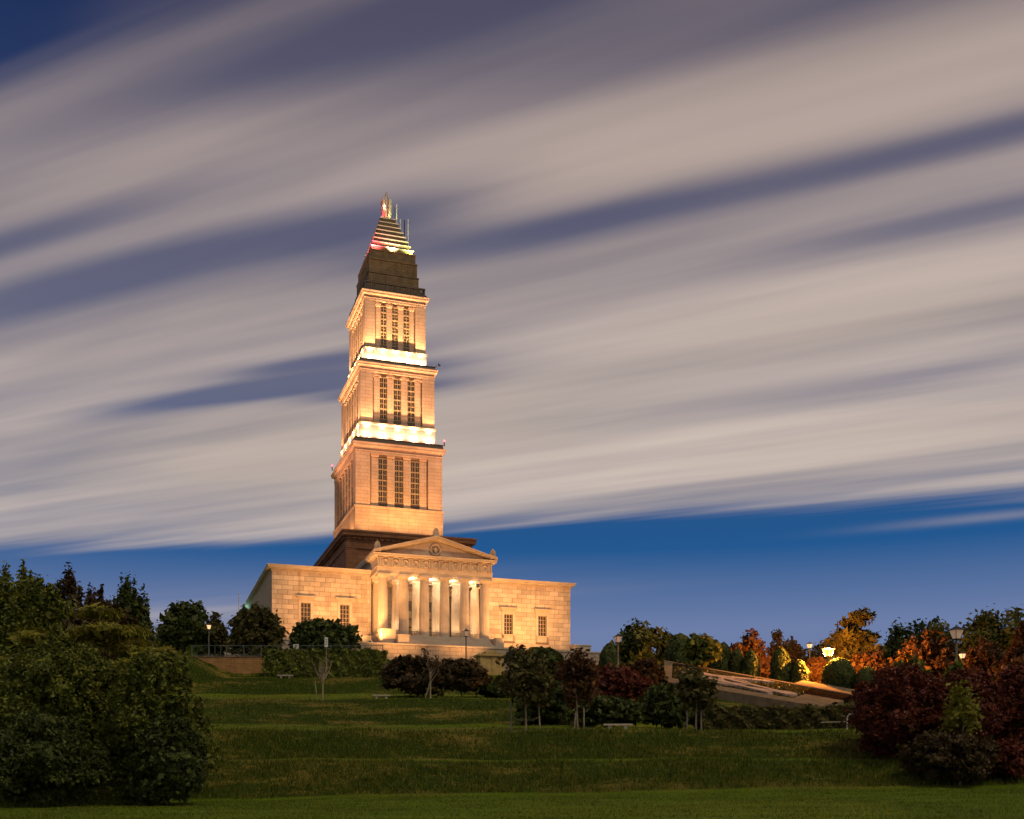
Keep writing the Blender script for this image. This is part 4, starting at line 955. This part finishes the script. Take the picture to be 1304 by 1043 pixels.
# trees and topiary around the emblem bed
plant('conifer_tree', 'small dark pointed conifer beside the grey lamp post', 'tree', 'topiary', 776, 26, 820, 132, 'leaf_dark', 2500, .2)
plant('broadleaf_tree', 'dark rounded tree on the skyline behind the grey lamp post', 'tree', 'tree', 812, 54, 789, 142, 'leaf_dark', 5000, .32)
plant('broadleaf_tree', 'slim dark tree rising over the clipped yews', 'tree', 'tree', 847, 26, 800, 146, 'leaf_dark', 2400, .3)
TG = 'clipped yews above the emblem bed'
for px, pw, pt, y, lb in ((866, 42, 807, 128, 'large clipped round yew left of nothing'), (921, 24, 819, 125, ''), (938, 18, 827, 124, ''), (956, 21, 828, 123, ''), (994, 26, 825, 123, ''), (1018, 20, 841, 122, ''), (1068, 42, 838, 120, ''), (1104, 30, 850, 118, '')):
    lb = {866: 'largest clipped dark yew beside the leafy green tree', 921: 'clipped yew dome against the leafy green tree', 938: 'narrow clipped yew column between two wider ones', 956: 'clipped yew dome next to the orange lit tree', 994: 'tall clipped yew dome standing alone before the lamplit trees', 1018: 'small clipped yew dome close to the glowing street lamp', 1068: 'broad clipped dark yew below the glowing street lamp', 1104: 'clipped yew half hidden by the dark red bushes'}[px]
    plant('clipped_yew', lb, 'topiary', 'topiary', px, pw, pt, y, 'leaf_dark', 4200, .17, TG)
plant('broadleaf_tree', 'leafy green tree between the clipped yews above the emblem bed', 'tree', 'tree', 895, 44, 806, 121, 'leaf_green', 5000, .24)
plant('broadleaf_tree', 'lamplit orange leaved tree behind the clipped yews', 'tree', 'tree', 958, 56, 806, 136, 'leaf_rust', 5000, .3)
plant('broadleaf_tree', 'dark skyline tree behind the tall clipped yew', 'tree', 'tree', 990, 38, 803, 152, 'leaf_brown', 3000, .32)
plant('broadleaf_tree', 'low dark skyline tree next to the small lit lantern', 'tree', 'tree', 1012, 26, 815, 154, 'leaf_brown', 2000, .3)
plant('pine_tree', 'wide spreading pine silhouetted behind the glowing street lamp', 'tree', 'cedar', 1084, 92, 781, 134, 'leaf_olive', 8000, .26, aspect=2.6)
plant('broadleaf_tree', 'low lamplit shrubby tree beside the glowing lamp', 'tree', 'shrub', 1040, 40, 836, 132, 'leaf_rust', 3500, .26)
plant('broadleaf_tree', 'bright lamplit bush under the spreading pine', 'tree', 'shrub', 1108, 60, 828, 130, 'leaf_rust', 5000, .26)
plant('broadleaf_tree', 'dark tree on the skyline between the pine and the orange shoots', 'tree', 'tree', 1142, 46, 797, 150, 'leaf_dark', 3600, .32)
plant('upright_tree', 'orange lamplit tree of upright shoots beside the tall lamp post', 'tree', 'upright', 1182, 84, 798, 124, 'leaf_rust', 8000, .26)
plant('broadleaf_tree', 'dark tree crown rising behind the orange upright shoots', 'tree', 'tree', 1186, 60, 785, 152, 'leaf_dark', 4200, .32)
plant('broadleaf_tree', 'broad dark tree on the skyline behind the tall lamp post', 'tree', 'tree', 1262, 110, 780, 142, 'leaf_dark', 8000, .32)
plant('upright_tree', 'rusty upright tree between the lamp post and the orange cone', 'tree', 'upright', 1256, 60, 806, 118, 'leaf_rust', 5000, .25)
plant('conical_tree', 'orange lamplit conical tree above the dark red bushes', 'tree', 'conifer', 1302, 100, 792, 108, 'leaf_rust', 12000, .22)
plant('grassy_shrub', 'green shrub crown showing over the dark red bushes', 'shrub', 'shrub', 1160, 70, 836, 74, 'leaf_green', 6000, .16)
plant('grassy_shrub', 'low green shrub at the foot of the tall lamp post', 'shrub', 'shrub', 1218, 50, 842, 76, 'leaf_green', 4000, .16)
for i in range(17):
    q = random.Random(40 + i); px = 800 + i * 31 + q.uniform(-6, 6)
    plant('skyline_tree', 'dark tree in the unbroken row along the skyline beyond the clipped yews', 'tree', 'tree', px, q.uniform(46, 66), (826 if px < 1040 else 816) + q.uniform(-8, 6) + (8 if px < 840 else 0), 160 + q.uniform(-4, 6), q.choice(['leaf_dark', 'leaf_brown', 'leaf_olive']), 3600, .3, 'skyline trees beyond the yews')
# dark red bushes at the end of the bank
G2 = 'dark red bushes at the end of the bank'
for px, pw, pt, y, n, lb in ((1146, 136, 843, 64, 16000, 'wide dark red bush at the end of the grass bank'), (1228, 132, 850, 63, 15000, 'dark red bush behind the yellow green sapling'), (1308, 130, 846, 64, 12000, 'tall dark red bush under the orange conical tree')):
    plant('red_bush', lb, 'shrub', 'shrub', px, pw, pt, y, 'leaf_red', n * 3, .09, G2)
plant('leafy_shrub', 'low brownish shrub at the lawn edge before the dark red bushes', 'shrub', 'shrub', 1205, 120, 925, 59, 'leaf_brown', 18000, .1)
plant('leafy_shrub', 'low dark shrub at the lawn edge below the sapling', 'shrub', 'shrub', 1275, 90, 940, 60, 'leaf_red', 14000, .105)
plant('sapling', 'yellow green sapling growing out of the dark red bushes', 'tree', 'young', 1222, 56, 868, 58.5, 'leaf_yellow', 1300, .13, bark='pale_bark')

# ------------------------------------------------------------------ grass
def grass(name, label, n, xr, yr, hgt, wdt, seed, rough=True):
    rng = np.random.default_rng(seed)
    x = rng.uniform(*xr, n); y = rng.uniform(*yr, n)
    keep = np.abs(x) < y * .50 + 2
    sl = np.abs(ground_h(x, y + .4) - ground_h(x, y - .4)) / .8
    keep &= (sl > .15) if rough else (sl < .15)
    cl_ = np.sin(x * .9 + 3 * np.sin(y * .35)) * np.sin(y * 1.1 + 2 * np.sin(x * .3)); keep &= rng.uniform(-1.4, 1, n) < cl_
    x, y = x[keep], y[keep]; n = len(x); z = ground_h(x, y) + EYE
    a = rng.uniform(0, 6.28, n); hh = hgt * rng.uniform(.4, 1.3, n); ww = wdt * rng.uniform(.6, 1.3, n); ln = rng.normal(size=(n, 2)) * .45 * hh[:, None]
    b0 = np.stack([x - np.cos(a) * ww, y - np.sin(a) * ww, z - .02], 1); b1 = np.stack([x + np.cos(a) * ww, y + np.sin(a) * ww, z - .02], 1); tp = np.stack([x + ln[:, 0], y + ln[:, 1], z + hh], 1)
    v = np.stack([b0, b1, tp], 1).reshape(-1, 3)
    me = bpy.data.meshes.new(name); me.vertices.add(3 * n); me.loops.add(3 * n); me.polygons.add(n)
    me.vertices.foreach_set('co', v.astype(np.float32).ravel()); me.loops.foreach_set('vertex_index', np.arange(3 * n, dtype=np.int32))
    me.polygons.foreach_set('loop_start', np.arange(0, 3 * n, 3, dtype=np.int32)); me.polygons.foreach_set('loop_total', np.full(n, 3, dtype=np.int32))
    me.update(calc_edges=True); me.materials.append(MAT['grass_blade'])
    o = link(bpy.data.objects.new(name, me)); o['kind'] = 'stuff'; tag(o, label, 'grass')
grass('bank_grass', 'rough grass on the lowest terrace bank', 190000, (-36, 36), (57.5, 71.5), .26, .024, 1)
grass('terrace_grass', 'short grass on the level terrace treads', 60000, (-40, 34), (69, 118), .07, .025, 4, False)
grass('upper_bank_grass', 'rough grass on the upper terrace banks', 70000, (-42, 6), (86, 116), .22, .03, 2)
grass('lawn_grass', 'short mown grass of the front lawn', 200000, (-30, 30), (28, 58.5), .075, .012, 3, False)

_r = np.random.default_rng(5); _n = 1500; _y = _r.uniform(57, 112, _n); _x = _r.uniform(-.45, .42, _n) * _y; _k = (_y < 70) | (_x < 2); _x, _y = _x[_k], _y[_k]
_C = np.stack([_x, _y, ground_h(_x, _y) + EYE + .07], 1)
_o = leaves('fallen_leaves', _C, unit(_r, len(_C), 1.5), .07, 'leaf_rust', 1.5, None, _r); _o['kind'] = 'stuff'; tag(_o, 'fallen leaves scattered over the lawn and terraces', 'leaves')

# ------------------------------------------------------------------ retaining wall, railing, pylon
rng = random.Random(11)
wx0, wx1 = (243 - CX) / F * 117, (492 - CX) / F * 117; wz1 = EYE + (HY - 836) / F * 117; wz0 = wz1 - 3.2
rw = thing('retaining_wall', 'orange brown masonry retaining wall under the terrace railing', 'wall', (0, 0, 0))
MB().box(wx0, wx1, 116.9, 117.4, wz0, wz1 - .12).build('core', 'mortar', rw)
bk = MB(); zz = wz0; r_ = 0
while zz < wz1 - .16:
    x = wx0 - (r_ % 2) * .3
    while x < wx1:
        l = rng.uniform(.45, .8); bk.box(max(x, wx0) + .01, min(x + l, wx1) - .01, 116.84 + rng.uniform(-.03, .02), 116.95, zz + .01, zz + .21); x += l
    zz += .22; r_ += 1
o = bk.build('wall_stones', 'brick', rw); o['kind'] = 'stuff'
MB().box(wx0 - .06, wx1, 116.78, 117.46, wz1 - .118, wz1).build('coping', 'concrete', rw)
p0 = at(244, 847, 116.6); p1 = at(286, 862.5, 115.6)
MB().tube([p0, p1], .12, 6).build('sloping_kerb', 'concrete', rw)
rl = thing('terrace_railing', 'grey green metal railing with crossed braces on the retaining wall', 'railing', (0, 0, 0))
n = 11; step = (wx1 - .4 - wx0 - .1) / n
for i in range(n + 1):
    x = wx0 + .1 + i * step; MB().box(x - .045, x + .045, 117.0, 117.09, wz1, wz1 + 1.25).build('post', 'rail_metal', rl)
    if i < n:
        for zq in (.12, 1.14): MB().box(x + .046, x + step - .046, 117.02, 117.07, wz1 + zq, wz1 + zq + .06).build('rail', 'rail_metal', rl)
        if i % 3 != 1: MB().tube([(x + .05, 117.045, wz1 + .15), (x + step - .05, 117.045, wz1 + 1.14)], .022, 4).tube([(x + .05, 117.05, wz1 + 1.14), (x + step - .05, 117.05, wz1 + .15)], .022, 4).build('brace', 'rail_metal', rl)
        else:
            for q in (.33, .66): MB().box(x + step * q - .02, x + step * q + .02, 117.02, 117.07, wz1 + .18, wz1 + 1.14).build('baluster', 'rail_metal', rl)
py = at(622, 834, 138); zg = gz(py.x, py.y)
pl = thing('stone_pylon', 'weathered mossy stone pylon with a flat cap before the portico', 'pylon', (py.x, py.y, zg), TH)
ph = py.z - zg
MB().box(-1.35, 1.75, -1.1, 1.1, -.5, ph - .3).build('shaft', 'mossy', pl)
for x in (-1.42, .1, 1.1): MB().box(x, x + .55, -1.18, -1.101, -.4, ph - .31).build('pilaster_strip', 'mossy', pl)
MB().box(-1.6, 2.0, -1.35, 1.35, ph - .29, ph - .02).box(-.6, 1.0, -.9, .9, ph - .02, ph + .35).build('cap', 'mossy', pl)

# ------------------------------------------------------------------ emblem bed
A, B, Cc, D = at(850, 869, 106), at(1045, 901, 98), at(1087, 885, 112), at(850, 843, 124)
def bed(s, t_, off=0.0):
    p = A * (1 - s) * (1 - t_) + B * s * (1 - t_) + Cc * s * t_ + D * (1 - s) * t_
    return p + Vector((0, 0, off))
eb = thing('emblem_bed', 'sloping planted bed with stone compass and square emblem in a concrete border', 'emblem bed', (0, 0, 0))
def slab(name, mat, poly, lo, hi):
    m = MB(); n = len(poly); m.v = [tuple(bed(s, q, lo)) for s, q in poly] + [tuple(bed(s, q, hi)) for s, q in poly]
    m.f = [tuple(range(n - 1, -1, -1)), tuple(range(n, 2 * n))] + [(i, (i + 1) % n, n + (i + 1) % n, n + i) for i in range(n)]
    return m.build(name, mat, eb)
material('soil', (0.022, 0.012, 0.008), (0.012, 0.008, 0.005), 3.0, 0.95, 0.8, 10, spec=0.0)
slab('soil', 'soil', [(0, 0), (1, 0), (1, 1), (0, 1)], -1.2, .03)
slab('border', 'concrete', [(-.02, -.03), (1.0, -.03), (.80, .16), (-.02, .16)], -1.2, .14)
slab('border', 'concrete', [(-.02, .93), (1.04, .93), (1.04, .99), (-.02, .99)], -1.2, .16)
slab('border', 'concrete', [(-.02, .17), (.03, .17), (.03, .92), (-.02, .92)], -1.2, .14)
slab('paved_corner', 'concrete', [(.80, .163), (1.0, -.027), (1.03, .5), (.82, .5)], -1.2, .12)
slab('paved_corner', 'concrete', [(.70, 1.02), (.98, 1.02), (.98, 1.3), (.72, 1.3)], -1.2, .1)
def bar(name, p, q, wd, hi=.42):
    p = Vector(p); q = Vector(q); d = (q - p).normalized(); nrm = Vector((-d.y, d.x)) * wd / 2
    return slab(name, 'pale_stone', [tuple(p + nrm), tuple(p - nrm), tuple(q - nrm), tuple(q + nrm)], .0, hi * .55)
bar('compass_leg', (.74, .34), (.12, .70), .055); bar('compass_leg', (.735, .33), (.12, .25), .055, .46)
bar('square_arm', (.10, .47), (.60, .82), .06, .5); bar('square_arm', (.10, .47), (.66, .20), .06, .54)
slab('compass_head', 'pale_stone', [(.74 + .06 * math.cos(a), .34 + .08 * math.sin(a)) for a in np.linspace(0, 6.28, 12, endpoint=False)], 0, .26)
gpts = [(.42 + .09 * math.cos(a), .50 + .11 * math.sin(a)) for a in np.linspace(.6, 5.6, 10)]
for p, q in zip(gpts[:-1], gpts[1:]): bar('letter_g', p, q, .03, .4)
bar('letter_g', (.50, .43), (.50, .50), .03, .41); bar('letter_g', (.44, .50), (.505, .50), .03, .42)

_r = np.random.default_rng(77); _s = _r.uniform(.04, .8, 4500); _q = _r.uniform(.18, .92, 4500)
_C = np.array([list(bed(float(a), float(b), .03)) for a, b in zip(_s, _q)]); _C[:, 2] += np.abs(_r.normal(size=4500)) * .04
_o = leaves('ground_cover', _C, unit(_r, 4500, .5), .14, 'leaf_olive', 1.8, eb, _r); _o['kind'] = 'stuff'

# ------------------------------------------------------------------ lamps, benches, signs
def lamp_post(px, ptop, y, head_px, label, glass, post='post_paint', light=None):
    x = (px - CX) / F * y; z0 = gz(x, y); h = EYE + (HY - ptop) / F * y - z0; hh = head_px / F * y
    t_ = thing('street_lamp', label, 'street lamp', (x, y, z0), TH, 'street lamps on the hill')
    hb = h - hh; r = max(.055, hh * .075)
    MB().lathe([(r * 2.6, -.2), (r * 2.6, .15), (r * 1.7, .3), (r * 1.5, .7), (r * 1.2, .8)], 12).build('base', post, t_)
    MB().lathe([(r * 1.15, .79), (r, hb * .6), (r * .85, hb - .1), (r * 1.3, hb - .08), (r * 1.3, hb)], 12).build('post', post, t_)
    b0, b1 = hh * .17, hh * .32
    fr_ = MB().frustum(-b0, b0, -b0, b0, hb + .002, -b0 * 1.1, b0 * 1.1, -b0 * 1.1, b0 * 1.1, hb + hh * .08)
    for sx in (-1, 1):
        for sy in (-1, 1): fr_.tube([(sx * b0 * 1.02, sy * b0 * 1.02, hb + hh * .08), (sx * b1, sy * b1, hb + hh * .62)], hh * .022, 4)
    fr_.build('lantern_frame', 'black_metal', t_)
    MB().frustum(-b0 * .95, b0 * .95, -b0 * .95, b0 * .95, hb + hh * .085, -b1 * .93, b1 * .93, -b1 * .93, b1 * .93, hb + hh * .61).build('lantern_glass', glass, t_)
    MB().frustum(-b1 * 1.2, b1 * 1.2, -b1 * 1.2, b1 * 1.2, hb + hh * .622, -b1 * .3, b1 * .3, -b1 * .3, b1 * .3, hb + hh * .85).lathe([(b1 * .3, hb + hh * .85), (b1 * .2, hb + hh * .92), (.01, h)], 8).build('cap', 'black_metal', t_)
    if light:
        d = bpy.data.lights.new('glow', 'POINT'); d.energy = light[0]; d.color = light[1]; d.shadow_soft_size = .2; o = link(bpy.data.objects.new('glow', d), t_); o.location = (0, -.0, hb + hh * .35)
    return t_
lamp_post(266, 793, 118.5, 9, 'slim lamp post on the retaining wall behind the railing', 'lamp_glass_dim', light=(1600, (1.0, 0.5, 0.16)))
lamp_post(593.5, 800, 150, 11, 'black lamp post in front of the portico columns', 'lamp_glass_pale', 'black_metal')
lamp_post(787, 806, 118, 13, 'lamp post with grey lantern beside the small pointed conifer', 'lamp_glass_pale')
lamp_post(1055, 820, 121, 17, 'glowing orange street lamp among the clipped yews', 'lamp_glass_lit', light=(52000, (1.0, 0.33, 0.045)))
lamp_post(1031, 817, 146, 9, 'small distant lantern lit beside the glowing street lamp', 'lamp_glass_dim')
lamp_post(1218, 795, 82, 20, 'tall lamp post with tapered lantern above the dark red bushes', 'lamp_glass_pale')
lamp_post(1225.5, 829, 112, 10, 'short lamp half hidden behind the tall lamp post', 'lamp_glass_dim')
for px0, px1, ptop, y, lb in ((768, 805, 923.5, 71.0, 'concrete bench on the lowest terrace rim before dark shrubs'), (475, 497, 885.5, 94.8, 'low concrete bench on the middle terrace by the brown mounded shrub'), (354, 373, 860.8, 113.6, 'concrete bench in front of the clipped hedge')):
    a = at(px0, ptop, y); b_ = at(px1, ptop, y); xm = (a.x + b_.x) / 2; L = b_.x - a.x; z0 = gz(xm, y); hh = max(a.z - z0, .34)
    t_ = thing('stone_bench', lb, 'bench', (xm, y, z0), 0.02, 'concrete benches on the terraces')
    MB().box(-L / 2, L / 2, -.24, .24, hh - .12, hh).build('seat', 'bench_stone', t_)
    for sx in (-1, 1): MB().box(sx * L * .27 - .1, sx * L * .27 + .1, -.18, .18, -.1, hh - .121).build('leg', 'bench_stone', t_)
p = at(377, 826.5, 116.2); t_ = thing('notice_sign', 'small square white sign with black mark in front of the railing', 'sign', (p.x, p.y, gz(p.x, p.y)), 0)
hh = p.z - gz(p.x, p.y); MB().tube([(0, 0, -.2), (0, 0, hh)], .03, 6).build('post', 'grey_metal', t_); MB().box(-.28, .28, -.06, -.035, hh - .05, hh + .5).build('panel', 'white_paint', t_)
MB().box(-.12, -.05, -.068, -.061, hh + .04, hh + .42).box(-.05, .13, -.068, -.061, hh + .35, hh + .42).box(-.05, .13, -.068, -.061, hh + .18, hh + .25).box(.08, .14, -.068, -.0612, hh + .24, hh + .36).build('lettering', 'black_paint', t_)
p = at(415.5, 824, 112.6); t_ = thing('notice_sign', 'tall narrow white sign on a post above the hedge', 'sign', (p.x, p.y, gz(p.x, p.y)), .1)
hh = p.z - gz(p.x, p.y); MB().tube([(0, 0, -.2), (0, 0, hh + .9)], .035, 6).build('post', 'grey_metal', t_); MB().box(-.17, .17, -.075, -.04, hh, hh + 1.0).build('panel', 'white_paint', t_)
for k in range(4): MB().box(-.1, .1, -.082, -.0755, hh + .2 + k * .18, hh + .26 + k * .18).build('lettering', 'black_paint', t_)
p = at(1088, 932, 73); z0 = gz(p.x, p.y)
t_ = thing('hand_rail', 'bent pale pipe handrail at the end of the loose hedge', 'handrail', (p.x, p.y, z0), .1)
MB().tube([(-.5, 0, -.1), (-.5, 0, .8), (-.35, 0, 1.0), (.3, 0, 1.0), (.45, 0, .85), (.45, .0, -.1)], .045, 8).build('top_rail', 'white_paint', t_)
MB().tube([(-2.4, 0, .45), (-.5, 0, .5)], .02, 5).build('wire', 'grey_metal', t_)
p = at(304, 756, 190); z0 = gz(p.x, p.y)
t_ = thing('flag_pole', 'thin white flagpole behind the low wing flank', 'flagpole', (p.x, p.y, z0), 0)
MB().tube([(0, 0, -.2), (0, 0, p.z - z0)], [.12, .06], 8).build('pole', 'white_paint', t_); MB().lathe([(.01, p.z - z0), (.14, p.z - z0 + .12), (.01, p.z - z0 + .28)], 8).build('finial', 'white_paint', t_)
